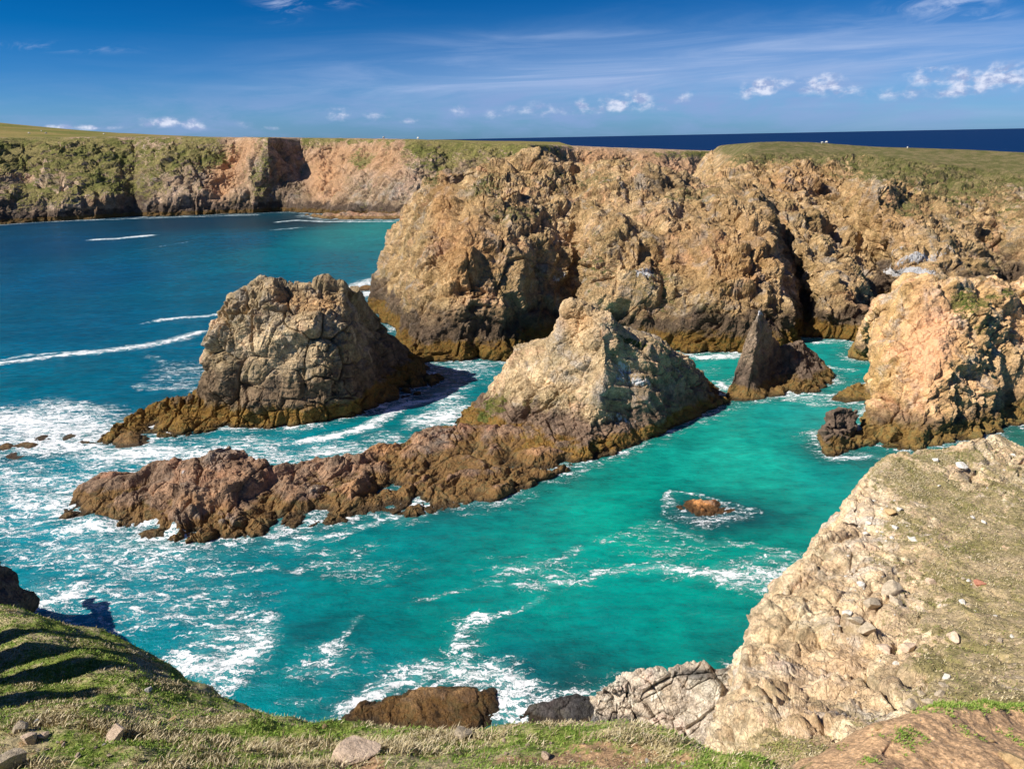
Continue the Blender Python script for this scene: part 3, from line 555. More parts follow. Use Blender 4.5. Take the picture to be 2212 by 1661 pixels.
spec_n = dict(
    veg=[(2250, 1250, 330, 290, .80), (2050, 1080, 230, 66, .74, 25), (2100, 1300, 160, 190, .70), (1960, 1130, 80, 60, .62), (2080, 1430, 130, 90, .8), (2050, 990, 110, 22, .72), (1930, 1210, 60, 40, .45), (1730, 1625, 110, 38, 1.0), (1880, 1560, 60, 20, .55), (2100, 1500, 160, 40, .95),
         (1990, 1350, 50, 60, .55), (1640, 1640, 60, 30, .9)],
    clay=[(1800, 1420, 90, 60, .25), (1740, 1560, 50, 40, .2)], guano=[(1760, 1420, 60, 40, .26), (1780, 1340, 40, 20, .2)], dark=[])
def near_post(V, V2, N):
    mk = masks(V, dict(veg=spec_n['veg']))['veg']
    k = np.clip(1.1-1.05*mk, .22, 1)[:, None]
    out = V+(V2-V)*k
    out[:, 2] += 0.22*cfbm(V*np.array([.5, .5, .3]), 5, 77, .62)
    return out
near_spur = rock_object('near_spur', cols, 620, 640, M_near, dict(amp=0.62, scales=(3.4, 1.4, 0.55), tilt=(25, 20, 40), stretch=(1, 1, .8), seed=51, bed=1.5, bedn=(-.35, -.3, 1), soft=1.2, crack=0.30, facet=.9, big=4), spec_n, shore=1.0, smooth=True, kind='structure',
            ku=[.3, .3]+[1]*18, kv=[.3, .5, .8, 1.6, 1.5, 1, .5], post=near_post)

# low pale bedrock ledge at the foot of the spur
cols = [auto((1262, 1545), (1270, 1528), .6, 5, back=(.5, 1.5)), auto((1275, 1600), (1282, 1492), 2.0, 5, .9, back=(.5, 2)), auto((1330, 1640), (1335, 1467), 3.4, 5, .9, back=(.5, 2.5)), auto((1400, 1650), (1402, 1450), 4.0, 5, .9, back=(.5, 3)),
        auto((1455, 1655), (1455, 1445), 4.2, 5, .9, back=(.5, 3)), auto((1510, 1660), (1500, 1438), 4.4, 5, .9, back=(.5, 3)), auto((1560, 1665), (1550, 1436), 4.4, 5, .9, back=(.5, 3)), auto((1620, 1665), (1612, 1430), 4.4, 5, .9, back=(.5, 3)), auto((1700, 1665), (1690, 1440), 4.4, 5, .9, back=(.5, 3))]
M_ledge = rock_mat('ledge_rock', (0.46, 0.37, 0.27), (0.60, 0.51, 0.41), (0.72, 0.63, 0.52), lamt=.25, lich=(.13, .11, .09), hdark=.8, hochre=.4, sc=2.2, dark=(0.04, 0.04, 0.045), bdist=.05)
rock_object('bedrock_ledge', cols, 420, 300, M_ledge, dict(amp=0.62, scales=(3.2, 1.3, 0.5), tilt=(12, -20, 20), stretch=(.8, 1, .9), seed=64, soft=.5, crack=0.45, facet=.6, big=3), dict(dark=[(1500, 1455, 60, 14, .9, 5), (1340, 1500, 40, 10, .3), (1590, 1445, 50, 16, .8)]),
            kv=[.4, 1, 1, 1, 1, 1, .5, .35, .3], label='pale grey fissured rock ledge at the foot of the big spur', cat='rock')

M_wet = rock_mat('wet_brown_rock', (0.13, 0.075, 0.04), (0.20, 0.115, 0.05), (0.32, 0.19, 0.08), lamt=.5, lich=(.04, .03, .025), hdark=.3, hochre=.6, sc=2, dark=(0.04, 0.03, 0.03), ochre=(.17, .085, .02), bdist=.06)
def islet(name, L, seed, m, label, nu=200, nv=140, sc=(1.6, .7, .3), amp=.6, soft=.4, n=4, cat='rock', spec=None, back=(.3, 1.6), pw=1.1, group=None, shore=1.0):
    cols = [auto(a, b, d, n, pw, back=(back[0], back[1])) for a, b, d in L]
    return rock_object(name, cols, nu, nv, m, dict(amp=amp, scales=sc, tilt=(20, 25, 30), stretch=(.7, 1, 1.1), seed=seed, soft=soft, crack=.14, facet=.8, big=2.5), spec, shore=shore, label=label, cat=cat, group=group)
islet('shore_rock', [((730, 1552), (740, 1545), .4), ((775, 1580), (790, 1526), 1.6), ((840, 1600), (850, 1507), 2.8), ((900, 1605), (905, 1489), 3.4), ((960, 1600), (960, 1489), 3.4), ((1020, 1585), (1020, 1494), 2.8), ((1060, 1555), (1062, 1505), 1.6), ((1078, 1530), (1075, 1518), .4)], 71, M_wet,
      'rusty brown wave-washed rock just below the grassy edge', 300, 200)
islet('shore_rock', [((1110, 1552), (1118, 1546), .3), ((1150, 1570), (1155, 1528), 1.0), ((1200, 1580), (1205, 1512), 1.6), ((1240, 1580), (1245, 1508), 1.8), ((1285, 1570), (1290, 1520), 1.2), ((1310, 1560), (1310, 1545), .4)], 73,
      rock_mat('black_rock', (.035, .033, .035), (.05, .048, .05), (.08, .07, .065), lamt=.2, hdark=.3, hochre=.3, ochre=(.1, .06, .03), sc=2, bdist=.05), 'small black wet rock between the rusty rock and the pale ledge', 200, 130, amp=.45, soft=.3)
M_awash = rock_mat('awash_rock', (0.40, 0.16, 0.05), (0.50, 0.22, 0.07), (0.56, 0.28, 0.11), lamt=.3, lich=(.10, .05, .02), hdark=.2, hochre=.3, sc=2, ochre=(.40, .18, .05), bdist=.06)
islet('awash_rock', [((1462, 1094), (1468, 1090), .5), ((1480, 1106), (1485, 1085), 1.6), ((1510, 1114), (1512, 1079), 2), ((1540, 1114), (1540, 1082), 2), ((1570, 1108), (1565, 1093), 1.5), ((1588, 1102), (1585, 1098), .5)], 75, M_awash,
      'small orange rock barely breaking the surface of the turquoise water', 200, 120, (.8, .4), .75, .3, shore=0)
islet('skerry_boulder', [((1772, 978), (1778, 968), .6), ((1785, 985), (1782, 918), 2.6), ((1805, 985), (1805, 888), 4.2), ((1830, 980), (1826, 884), 4.6), ((1850, 975), (1848, 892), 4.4), ((1866, 968), (1864, 925), 2.5)], 77, M_st3,
      'dark squared boulder leaning against the foot of the golden rock point', 200, 150, (2.6, 1.2, .5), .8, .3, cat='boulder', back=(.4, 3))
islet('skerry_boulder', [((290, 1160), (296, 1156), .4), ((305, 1168), (308, 1148), 1), ((330, 1172), (332, 1145), 1.6), ((352, 1168), (350, 1147), 1.2), ((362, 1158), (360, 1154), .4)], 79, M_reef,
      'rounded brown boulder in surf off the near side of the long reef', 100, 70, (1.2, .5), .3, .2, cat='boulder')
islet('skerry_boulder', [((238, 962), (244, 955), .4), ((256, 968), (262, 938), 2), ((280, 968), (282, 932), 2.4), ((305, 962), (305, 945), 1.6), ((322, 955), (320, 952), .4)], 81, M_reef,
      'brown angular boulder in white surf beside the tail of the tall stack', 110, 80, (1.6, .7), .4, .2, cat='boulder')
for k, (x, y, w, h, lab) in enumerate([(8, 972, 22, 12, 'leftmost dark low rock in the white surf'), (50, 968, 34, 12, 'dark low rock in surf directly right of the leftmost one'), (90, 950, 24, 9, 'flat dark rock seaward of the pair in the white surf'),
                                       (30, 985, 20, 9, 'low wet brown rock nearest the viewer in the surf cluster'), (95, 975, 22, 8, 'thin dark rock slab at the right end of the surf cluster'), (150, 948, 20, 9, 'small dark rock midway between the surf cluster and the stack tail'), (175, 962, 26, 9, 'small brown rock at the tip of the stack tail'), (75, 962, 16, 8, 'tiny black rock in the middle of the surf cluster')]):
    w *= 1.2; h *= 1.15
    islet('surf_rock', [((x-w, y), (x-w+2, y-1), .2), ((x-w*.5, y+h*.5), (x-w*.5, y-h*.5), 1.2), ((x, y+h*.6), (x, y-h), 1.9), ((x+w*.5, y+h*.5), (x+w*.5, y-h*.6), 1.3), ((x+w, y), (x+w-2, y-1), .2)], 83+k, M_reef,
          lab, 60, 40, (1.2, .5), .3, .15, n=3, group='small rocks in the surf at the left')
islet('tide_rock', [((1798, 862), (1803, 858), .5), ((1815, 868), (1818, 845), 2.6), ((1838, 872), (1842, 832), 4), ((1862, 872), (1868, 826), 5), ((1885, 870), (1890, 830), 4)], 96, M_st4, 'low ochre foot of rock at the seaward base of the golden point', 120, 90, (2, .8), .5, .2)
islet('surf_rock', [((768, 626), (772, 624), 1), ((778, 629), (780, 617), 3), ((792, 629), (792, 616), 3.5), ((806, 626), (806, 620), 1)], 97, M_reef, 'low brown rock in foam behind the tall stack', 60, 40, (2, .8), .4, .2, n=3)
islet('low_reef', [((655, 466), (662, 464), 2), ((700, 474), (700, 462), 8), ((760, 475), (760, 459), 10), ((820, 475), (820, 458), 10), ((880, 474), (880, 458), 8)], 98, M_reef, 'flat brown reef along the foot of the far pink cliff', 120, 50, (5, 2), .6, .4, n=3, cat='reef')
# dark crag on the left edge, continuing out of frame (its teeth throw the long shadows on the turf)
cols = [[P(82, 1318)+np.array([0, 0, -3]), P(80, 1316), P(60, 1285, 46), P(30, 1250, 46), P(0, 1228, 46), P(-60, 1190, 46), P(-200, 1150, 46)],
        [P(40, 1340)+np.array([0, 0, -3]), P(40, 1340), P(30, 1310, 43), P(10, 1275, 43.5), P(-20, 1245, 44), P(-80, 1200, 44), P(-200, 1160, 44)],
        [P(-20, 1400)+np.array([0, 0, -3]), P(-20, 1400), P(-30, 1370, 38.5), P(-40, 1335, 39), P(-60, 1300, 40), P(-120, 1250, 40), P(-240, 1200, 40)]]
rock_object('crag', cols, 160, 160, M_st3, dict(amp=.6, scales=(3, 1.2, .5), seed=101, soft=.8, big=4), dict(dark=[(0, 1270, 200, 120, .5)]), kind='structure')  # dark mask paints the crag's shade into its rock colour

cols = []
for k in range(14):
    y = 5.6+k*.42; top = (27.0 if k % 3 == 2 else 32.5+.8*math.sin(k*2.3))-.06*k; x = -13.0-.10*k
    cols.append([np.array([x+2.2, y, 20.]), np.array([x+1.2, y, 25.5]), np.array([x+.6, y, 28.]), np.array([x+.1, y+.1, top-.8]), np.array([x-.1, y+.1, top]), np.array([x-1.0, y+.2, 28.]), np.array([x-3, y, 22.])])
rock_object('crag', cols, 240, 160, M_st3, dict(amp=.35, scales=(1.6, .7), seed=111, soft=.4, big=2), None, shore=0, kind='structure')

# ------------------------------------------------------------------ turf the photographer stands on
def turf_mat(name, g1, g2, straw, dirt, sc=1.0, dirtamt=.5):
    m, t = mat(name); pos = t.new('ShaderNodeNewGeometry', out=0)
    a = t.noise(pos, 0.9*sc, 6, 0.65, .4); b = t.noise(pos, 7*sc, 6, 0.7); c = t.noise(t.mapping(pos, scale=(1, 1, .3)), 28*sc, 5, 0.75)
    col = t.mix(t.ss(b, 0.35, 0.65), g1, g2)
    col = t.mix(t.ss(t.m('ADD', a, t.m('MULTIPLY', t.m('SUBTRACT', b, .5), .5)), 0.44, 0.60), col, straw)
    dm = t.ss(t.m('ADD', t.attr('dirt'), t.m('MULTIPLY', t.m('SUBTRACT', t.noise(pos, 3*sc, 6, .7), .5), 1.4)), .45, .62)
    dc = t.mix(1.0, dirt, t.ramp(t.noise(pos, 18*sc, 6, .75), [(.3, (.55, .52, .5)), (.5, (1, 1, 1)), (.72, (1.7, 1.65, 1.6))]), 'MULTIPLY')
    dc = t.mix(t.ss(t.vor(pos, 14*sc), .14, .08), dc, (.50, .42, .33))
    col = t.mix(dm, col, dc)
    col = t.mix(1.0, col, t.ramp(c, [(0.3, (0.35, 0.35, 0.35)), (0.5, (0.95, 0.95, 0.95)), (0.72, (1.6, 1.6, 1.55))]), 'MULTIPLY')
    finish(t, col, .95, .1, bump(t, t.m('ADD', c, b), .03, .8)); return m
M_turf = turf_mat('turf', (0.125, 0.20, 0.03), (0.26, 0.285, 0.075), (0.48, 0.40, 0.23), (0.40, 0.26, 0.15))
sil = [(-700, 1150, 27, .9), (-260, 1255, 22, .9), (-120, 1275, 19, .9), (0, 1302, 16.5, .9), (100, 1323, 15, 1), (200, 1352, 14, 1), (330, 1416, 12.4, 1), (440, 1484, 11, 1), (570, 1529, 9.8, 1), (700, 1556, 8.9, 1), (850, 1562, 8.2, 1), (1000, 1566, 7.6, 1), (1140, 1554, 7.3, 1), (1280, 1560, 7.0, 1), (1400, 1571, 6.6, 1), (1500, 1592, 6.1, 1), (1590, 1632, 5.6, 1), (1650, 1668, 5.2, 1), (1700, 1740, 4.6, 1)]
cols = []
for px, py, Y, _ in sil:
    e = P(px, py, Y)
    yb = 2.6 if px > 600 else 2.6+(600-px)*.0007
    pb = P(px if px < 1600 else 1600+(px-1600)*.4, 1880, yb)
    if px >= 500: m1 = e*.62+pb*.38+np.array([0, 0, .04]); m2 = e*.3+pb*.7+np.array([0, 0, .02])
    else: m1 = P(px, py+(1661-py)*.42, Y-(Y-4.2)*.5); m2 = P(px, py+(1661-py)*.85, Y-(Y-4.2)*.82)
    cols.append([e+np.array([.9, 4.5, -13.]), e+np.array([.5, 1.7, -4.2]), e+np.array([.15, .45, -.55]), e, m1, m2, pb])
def turf_post(V, V2, N):
    px, py = proj(V); near = np.clip((py-1250)/350, .25, 1)
    out = V.copy()
    lump = cfbm(V*np.array([.55, .55, .8]), 4, 201, .5)*.34+cfbm(V*2.1, 4, 205, .55)*.10+cfbm(V*9, 3, 209, .6)*.025
    # terraces pulled out by trampling and creep
    ter = np.sin((V[:, 2]*2.0+cfbm(V*.5, 2, 212)*2.4)*2.2)*.07
    out += N*(lump+ter-.16*np.clip((1700-py)/120, 0, 1))[:, None]*np.array([.6, .6, 1.0])
    return out
def turf_object(name, cols, nu, nv, dirt, m, smooth=True, **kw):
    G = loft(cols, nu, nv, .85, kw.pop('kv', None)); N = smooth_n(gnormals(G)); N = N*np.sign(N[nu//2, nv//2, 2])
    V = G.reshape(-1, 3); V2 = turf_post(V, V, N.reshape(-1, 3))
    me = grid_mesh(name, V2.reshape(nu, nv, 3), smooth); mk = masks(V, dict(dirt=dirt)); set_attr(me, 'dirt', mk['dirt'])
    link(name, me, m, **kw); return V2, N.reshape(-1, 3), mk['dirt']
dirt = [(60, 1610, 130, 60, .55), (250, 1620, 90, 30, .3), (760, 1640, 110, 26, .6), (1250, 1630, 260, 34, .62), (900, 1620, 90, 26, .4), (1450, 1640, 160, 40, .55), (190, 1490, 60, 20, .3)]
TV, TN, TD = turf_object('turf_slope', cols, 560, 420, dirt, M_turf, kind='structure', kv=[.3, .5, 1, 1.5, 1.6, 1.2])
# bare earth mound in the right-hand corner
M_earth = turf_mat('earth', (0.17, 0.19, 0.05), (0.24, 0.22, 0.09), (0.54, 0.40, 0.25), (0.58, 0.38, 0.22), sc=.8)
L = [(1780, 1740, 5.6), (1806, 1668, 6.0), (1835, 1618, 6.4), (1880, 1572, 6.9), (1940, 1538, 7.4), (2020, 1516, 7.9), (2110, 1508, 8.3), (2212, 1500, 8.8), (2400, 1480, 9.6)]
cols = []
for k, (px, py, Y) in enumerate(L):
    e = P(px, py, Y); cols.append([e+np.array([-.9, 3.2, -8.]), e+np.array([-.5, 1.4, -2.6]), e+np.array([-.15, .35, -.4]), e, P(px+15, py+60, Y*.88), P(px+30, py+170, Y*.72), P(px+40, py+340, Y*.55)])
EV, EN, ED = turf_object('earth_mound', cols, 320, 240, [(2050, 1600, 420, 200, 1.0), (2070, 1510, 150, 14, -.5)], M_earth, kind='structure', kv=[.3, .5, 1, 1.6, 1.6, 1])

# ------------------------------------------------------------------ grass blades
def blades(name, V, N, keep, n, hgt, m, label, seed, wid=.0035):
    r = np.random.default_rng(seed); keep = np.asarray(keep); idx = np.flatnonzero(keep > r.random(len(V)))
    idx = idx[r.integers(0, len(idx), n)]
    p = V[idx]+r.normal(0, .02, (n, 3))*np.array([1, 1, .2]); dist = np.linalg.norm(p-EYE, axis=1)
    h = hgt*(.45+r.random(n)**2*1.1)
    a = r.random(n)*6.283; lean = r.normal(0, .45, (n, 2))+np.array([.35, -.1])
    side = np.stack([np.cos(a), np.sin(a), 0*a], 1)*(wid*np.clip(dist/6, 1, 3))[:, None]
    tip = np.stack([lean[:, 0]*h, lean[:, 1]*h, h], 1)
    b = p-np.array([0, 0, .01]); mid = b+tip*np.array([.4, .4, .6])
    VV = np.stack([b-side, b+side, mid+side*.7, mid-side*.7, b+tip], 1).reshape(-1, 3)
    k = np.arange(n)[:, None]*5
    Q = np.concatenate([k+np.array([[0, 1, 2]]), k+np.array([[0, 2, 3]]), k+np.array([[3, 2, 4]])])
    me = raw_mesh(name, VV, Q, True); set_attr(me, 'tone', np.repeat(r.random(n), 5))
    return link(name, me, m, kind='stuff', label=label, cat='grass')
def blade_mat(name, stops):
    m, t = mat(name); c = t.ramp(t.attr('tone'), stops); finish(t, c, .7, .25); return m
M_green = blade_mat('green_blades', [(0, (.11, .22, .025)), (.5, (.21, .32, .05)), (1, (.34, .37, .11))])
M_olive = blade_mat('olive_blades', [(0, (.16, .19, .05)), (.5, (.26, .26, .085)), (1, (.38, .33, .14))])
M_straw = blade_mat('straw_blades', [(0, (.30, .24, .12)), (.5, (.48, .40, .24)), (1, (.66, .58, .42))])
px, py = proj(TV); vis = ((px > -60) & (px < 2300) & (py < 1720)).astype(float)
pn = cfbm(TV*1.1, 4, 301, .6)
nearw = np.clip(12/np.maximum(np.linalg.norm(TV-EYE, axis=1), 3), .3, 1)
blades('grass', TV, TN, vis*np.clip(.45-2.6*pn, .02, 1)*(1-TD*.95), 120000, .030, M_green, 'short green turf blades on the near slope', 1)
px, py = proj(TV); tm = masks(TV, dict(a=[(300, 1585, 190, 20, 1.0, 10), (800, 1615, 190, 14, 1.0, 4), (520, 1610, 160, 14, .9, 8), (1000, 1590, 120, 10, .6), (420, 1650, 200, 14, .6), (120, 1560, 120, 12, .7), (680, 1655, 160, 12, .8), (1350, 1600, 200, 10, .4), (60, 1655, 90, 20, .6)]))['a']
blades('tussock_grass', TV, TN, vis*tm**2*np.clip(.6+1.5*pn, .1, 1), 26000, .075, M_straw, 'long bleached grass hanging along the terrace lips', 4, .004)
blades('dry_grass', TV, TN, vis*np.clip(-.05+3.2*pn, .01, 1)*(1-TD*.85), 70000, .035, M_straw, 'straw-coloured dead grass on the near slope', 2)
px, py = proj(EV)
blades('earth_grass', EV, EN, ((px < 2300) & (py < 1720))*np.clip(.9*np.exp(-((py-1508)/16)**2)+.06*(cfbm(EV*1.4, 3, 305) > .22), 0, 1), 14000, .035, M_green, 'green grass fringe along the top of the bare earth mound', 3)

nv = np.zeros(len(near_spur.data.vertices)*3, np.float32); near_spur.data.vertices.foreach_get('co', nv); nv = nv.reshape(-1, 3)+np.array(near_spur.location)
px, py = proj(nv); mv = masks(nv, dict(veg=spec_n['veg']))['veg']; pn2 = cfbm(nv*.6, 4, 321, .6)
blades('spur_grass', nv, None, (px < 2300)*(py < 1680)*np.clip(mv*1.3-.25, 0, 1)*np.clip(.5+1.8*pn2, .05, 1), 38000, .085, M_straw, 'dry bleached grass on the top of the near spur', 6, .007)
blades('spur_turf', nv, None, (px < 2300)*(py < 1680)*np.clip(mv*1.3-.25, 0, 1)*np.clip(.25-2.0*pn2, .02, 1), 22000, .07, M_olive, 'short olive grass on the top of the near spur', 7, .007)

# ------------------------------------------------------------------ loose stones
stone_mats = {}
def stone_mat(name, c):
    m, t = mat(name); pos = t.new('ShaderNodeTexCoord', out=3); oi = t.new('ShaderNodeObjectInfo', out=5)
    col = t.mix(1.0, c, t.ramp(t.noise(pos, 3, 6, .7), [(.3, (.6, .58, .55)), (.5, (1, 1, 1)), (.7, (1.25, 1.25, 1.25))]), 'MULTIPLY')
    col = t.mix(t.ss(t.noise(pos, 7, 5, .7), .56, .66), col, (c[0]*.45, c[1]*.45, c[2]*.42))
    finish(t, col, .85, .25, bump(t, t.noise(pos, 6, 8, .7), .05)); stone_mats[name] = m
stone_mat('white', (.72, .69, .63)); stone_mat('pinkish', (.72, .55, .41)); stone_mat('grey', (.54, .45, .33)); stone_mat('red', (.45, .20, .13)); stone_mat('golden', (.60, .42, .22))
import bmesh
def stone_mesh(seed):
    bm = bmesh.new(); bmesh.ops.create_icosphere(bm, subdivisions=4, radius=1.0); me = bpy.data.meshes.new('stone'); bm.to_mesh(me); bm.free()
    V = np.zeros(len(me.vertices)*3, np.float32); me.vertices.foreach_get('co', V); V = V.reshape(-1, 3)
    r = np.random.default_rng(seed)
    for _ in range(16):          # planar cuts give broken faces
        d = r.normal(size=3); d /= np.linalg.norm(d); h = r.uniform(.42, .80); k = V@d
        V = V-np.maximum(k-h, 0)[:, None]*d*.96
    V *= np.array([1, r.uniform(.6, .9), r.uniform(.5, .8)]); V = V+V*(cfbm(V*2.2+seed, 4, seed)*.10)[:, None]
    me.vertices.foreach_set('co', V.astype(np.float32).ravel()); me.update(); return me
SM = [stone_mesh(500+k) for k in range(9)]
bpy.context.view_layer.update()
dg = bpy.context.evaluated_depsgraph_get()
def drop(px, py):
    r = Vector(ray(px, py)).normalized(); hit, loc, nr, i, ob, mx = S.ray_cast(dg, Vector(EYE), r)
    while hit and ('grass' in ob.name or 'turf' in ob.name and 'slope' not in ob.name):
        hit, loc, nr, i, ob, mx = S.ray_cast(dg, loc+r*.03, r)
    return loc if hit else None
def stone(px, py, wpx, kind, label, k, group=None, name='stone', flat=1.0):
    loc = drop(px, py)
    if loc is None or loc.z < 0.3: print('stone misses', px, py, loc); return
    d = (loc-Vector(EYE)).length; r = wpx/2/FPX*d*(.74 if px < 1500 and wpx > 30 and flat == 1 else .9)
    me = SM[k % 9] if kind == 'x' else SM[k % 9].copy(); me.materials.clear(); me.materials.append(stone_mats[kind])
    o = link(name, me, None, label=label, cat='stone', group=group, loc=loc+Vector((0, 0, r*(.10 if py < 1400 or px > 1500 else .38))))
    o.scale = (r*1.08, r*1.08, r*flat); o.rotation_euler = (0.3*math.sin(k*3), .3*math.cos(k*5), k*1.7)
SP = 'loose stones on the near spur'
ST = [(2078, 1010, 28, 'white', 'largest white boulder near the far edge of the spur turf'), (2022, 995, 22, 'white', 'white stone just left of the largest boulder at the spur edge'), (2072, 995, 9, 'white', 'tiny white stone directly behind the largest white boulder'),
      (1922, 1108, 34, 'golden', 'tan angular block with a white cap in the stone cluster on the spur'), (1942, 1100, 16, 'white', 'white stone lying on the upper edge of the tan angular block'), (1905, 1100, 12, 'white', 'small white stone left behind the tan angular block'), (1900, 1125, 9, 'grey', 'small grey stone left in front of the tan angular block'),
      (1875, 1130, 15, 'white', 'white stone topmost in the trio on the spur rim'), (1870, 1143, 13, 'white', 'white stone in the middle of the trio on the spur rim'), (1868, 1153, 14, 'white', 'white stone lowest in the trio on the spur rim'), (1925, 1162, 17, 'white', 'white stone standing below the tan block'),
      (1972, 1165, 20, 'white', 'oblong white stone alone right of the white stones below the tan block'), (1895, 1148, 9, 'white', 'tiny white stone between the trio and the tan block'), (1906, 1150, 10, 'white', 'small pale stone under the tan block'), (1935, 1140, 18, 'white', 'flat pale stone at the front foot of the tan block'),
      (2102, 1118, 15, 'white', 'upper white stone of the pair in the middle of the turf'), (2125, 1128, 13, 'white', 'lower white stone of the pair in the middle of the turf'), (2028, 1050, 12, 'white', 'small white stone between the largest boulder and the tan block'), (2190, 985, 12, 'white', 'small white stone at the right edge of the spur top'),
      (2012, 1260, 38, 'pinkish', 'flat pale half-buried stone in the turf right of the outcrop'), (2116, 1261, 26, 'red', 'brick-red stone, the only red one on the turf'), (2092, 1255, 14, 'white', 'small white stone touching the brick-red one'), (2080, 1250, 10, 'grey', 'small dark grey stone up-left of the brick-red one'),
      (2078, 1300, 18, 'white', 'white stone alone below the brick-red stone'), (2030, 1308, 9, 'white', 'tiny white stone left of the lone white stone below the red one'), (2062, 1378, 34, 'pinkish', 'broad pale pinkish stone in the lower turf'), (2160, 1385, 18, 'grey', 'grey stone lying in the lower right turf'), (2185, 1375, 12, 'white', 'small white stone right of the grey stone in the lower right turf'),
      (1920, 1275, 62, 'grey', 'big pale grey lichened boulder on top of the outcrop'), (1935, 1300, 36, 'grey', 'grey boulder leaning right under the big lichened boulder'), (1885, 1305, 44, 'grey', 'rounded grey boulder left under the big lichened boulder'), (1860, 1265, 22, 'white', 'whitish stone left of the big lichened boulder'),
      (1830, 1325, 34, 'white', 'white boulder in the upper left of the outcrop pile'), (1850, 1340, 40, 'grey', 'grey boulder in the middle of the outcrop pile'), (1808, 1338, 26, 'pinkish', 'pinkish boulder at the left end of the outcrop pile'), (1870, 1360, 46, 'grey', 'dark-cracked boulder at the foot of the outcrop pile'), (1850, 1255, 16, 'grey', 'small grey stone on the rim above the outcrop pile'),
      (1960, 1400, 40, 'pinkish', 'long pale slab below the outcrop pile'), (1910, 1405, 44, 'pinkish', 'rounded pale slab left of the long slab'), (1840, 1298, 14, 'grey', 'small mossy grey stone above the outcrop pile'), (1935, 1435, 18, 'white', 'small white stone under the long pale slab'),
      (2045, 1462, 20, 'white', 'white stone at the top of the dark rock row'), (2035, 1480, 24, 'grey', 'grey boulder second from the top of the dark rock row'), (2030, 1500, 26, 'grey', 'grey boulder third from the top of the dark rock row'), (1990, 1500, 22, 'grey', 'upright grey stone left of the dark rock row'), (1965, 1520, 34, 'grey', 'grey boulder at the left end of the dark rock row'),
      (2005, 1515, 26, 'grey', 'grey boulder at the bottom of the dark rock row'), (1900, 1570, 30, 'golden', 'golden stone at the bottom of the spur next to the bare earth'), (2150, 1330, 9, 'white', 'tiny white stone at the far right of the turf'), (1990, 1080, 9, 'pinkish', 'tiny pinkish stone above the tan block')]
for k, (x, y, w, kd, lab) in enumerate(ST): stone(x, y, w, kd, lab, k, SP)
r_ = np.random.default_rng(77); k = 0
while k < 64:
    x, y = r_.uniform(1800, 2205), r_.uniform(1010, 1480)
    if k < 40: x, y = (r_.normal(1900, 45), r_.normal(1130, 30)) if k % 3 else (r_.normal(1850, 60), r_.normal(1330, 45))
    if x < 1740+max(0, 1180-y)*.9: k += 0; continue
    stone(x, y, r_.uniform(4, 8.5), ('white', 'pinkish', 'white')[k % 3], 'tiny pale stone in the scatter on the spur turf', k, 'tiny pale stones on the spur turf'); k += 1
r_ = np.random.default_rng(78)
for k in range(46):
    x, y = (r_.uniform(0, 330), r_.uniform(1580, 1655)) if k < 22 else (r_.uniform(820, 1600), r_.uniform(1590, 1655))
    stone(x, y, r_.uniform(5, 12), ('golden', 'pinkish', 'grey')[k % 3], 'tiny pebble in the bare soil of the near turf', k, 'tiny pebbles in the near turf')
FG = 'loose stones on the near turf'
ST = [(1018, 1567, 42, 'pinkish', 'pale pink stone on the turf edge behind the grey one'), (998, 1582, 60, 'grey', 'speckled grey stone in front of the pale pink stone'), (948, 1576, 18, 'white', 'small white stone left of the speckled grey stone'), (885, 1610, 38, 'white', 'white stone alone in the turf left of the speckled grey stone'),
      (1178, 1625, 28, 'pinkish', 'pale flat pinkish stone right of the centre of the near turf'), (1398, 1635, 16, 'white', 'small white stone near the right end of the near turf'), (1475, 1642, 14, 'white', 'white pebble right of the small white stone'), (1390, 1575, 10, 'white', 'white pebble on the turf edge by the pale ledge'), (1290, 1590, 14, 'pinkish', 'small pinkish stone in the middle of the turf edge'),
      (250, 1590, 70, 'pinkish', 'peach-coloured angular rock in the left turf'), (65, 1591, 44, 'pinkish', 'peach stone in the left corner cluster'), (45, 1568, 44, 'grey', 'grey-white lichened stone behind the peach stone in the left cluster'), (98, 1580, 22, 'pinkish', 'small upright pink stone right of the left cluster'), (78, 1552, 14, 'white', 'small white stone at the back of the left cluster'), (20, 1645, 90, 'grey', 'big grey stone in the bottom left corner'),
      (170, 1625, 16, 'pinkish', 'small pink stone between the left cluster and the peach rock'), (30, 1618, 14, 'golden', 'golden pebble in the dirt of the left corner'), (130, 1607, 12, 'pinkish', 'pink pebble in the dirt right of the left cluster'), (320, 1482, 18, 'white', 'white stone high on the left slope'), (345, 1478, 12, 'white', 'tiny white stone beside the white one high on the left slope'),
      (250, 1470, 12, 'white', 'white pebble on the left slope above the dark hummock'), (372, 1545, 18, 'golden', 'flat orange stone on the left slope'), (345, 1555, 16, 'golden', 'small tan stone left of the flat orange stone'), (455, 1525, 14, 'pinkish', 'small pink stone on the slope by the cliff edge'), (700, 1560, 14, 'golden', 'small brown stone on the turf edge'), (225, 1598, 8, 'white', 'pebble against the peach angular rock'),
      (1090, 1592, 16, 'pinkish', 'pale stone right of the speckled grey stone'), (1140, 1600, 12, 'pinkish', 'small pale stone on dirt right of the pink and grey pair'), (925, 1592, 10, 'grey', 'grey pebble between the white stone and the speckled one')]
for k, (x, y, w, kd, lab) in enumerate(ST): stone(x, y+10, w, kd, lab, k+3, FG)
stone(765, 1640, 120, 'pinkish', 'broad pale flat rock sunk in the turf at the bottom centre', 4, None, 'flat_rock', .42)
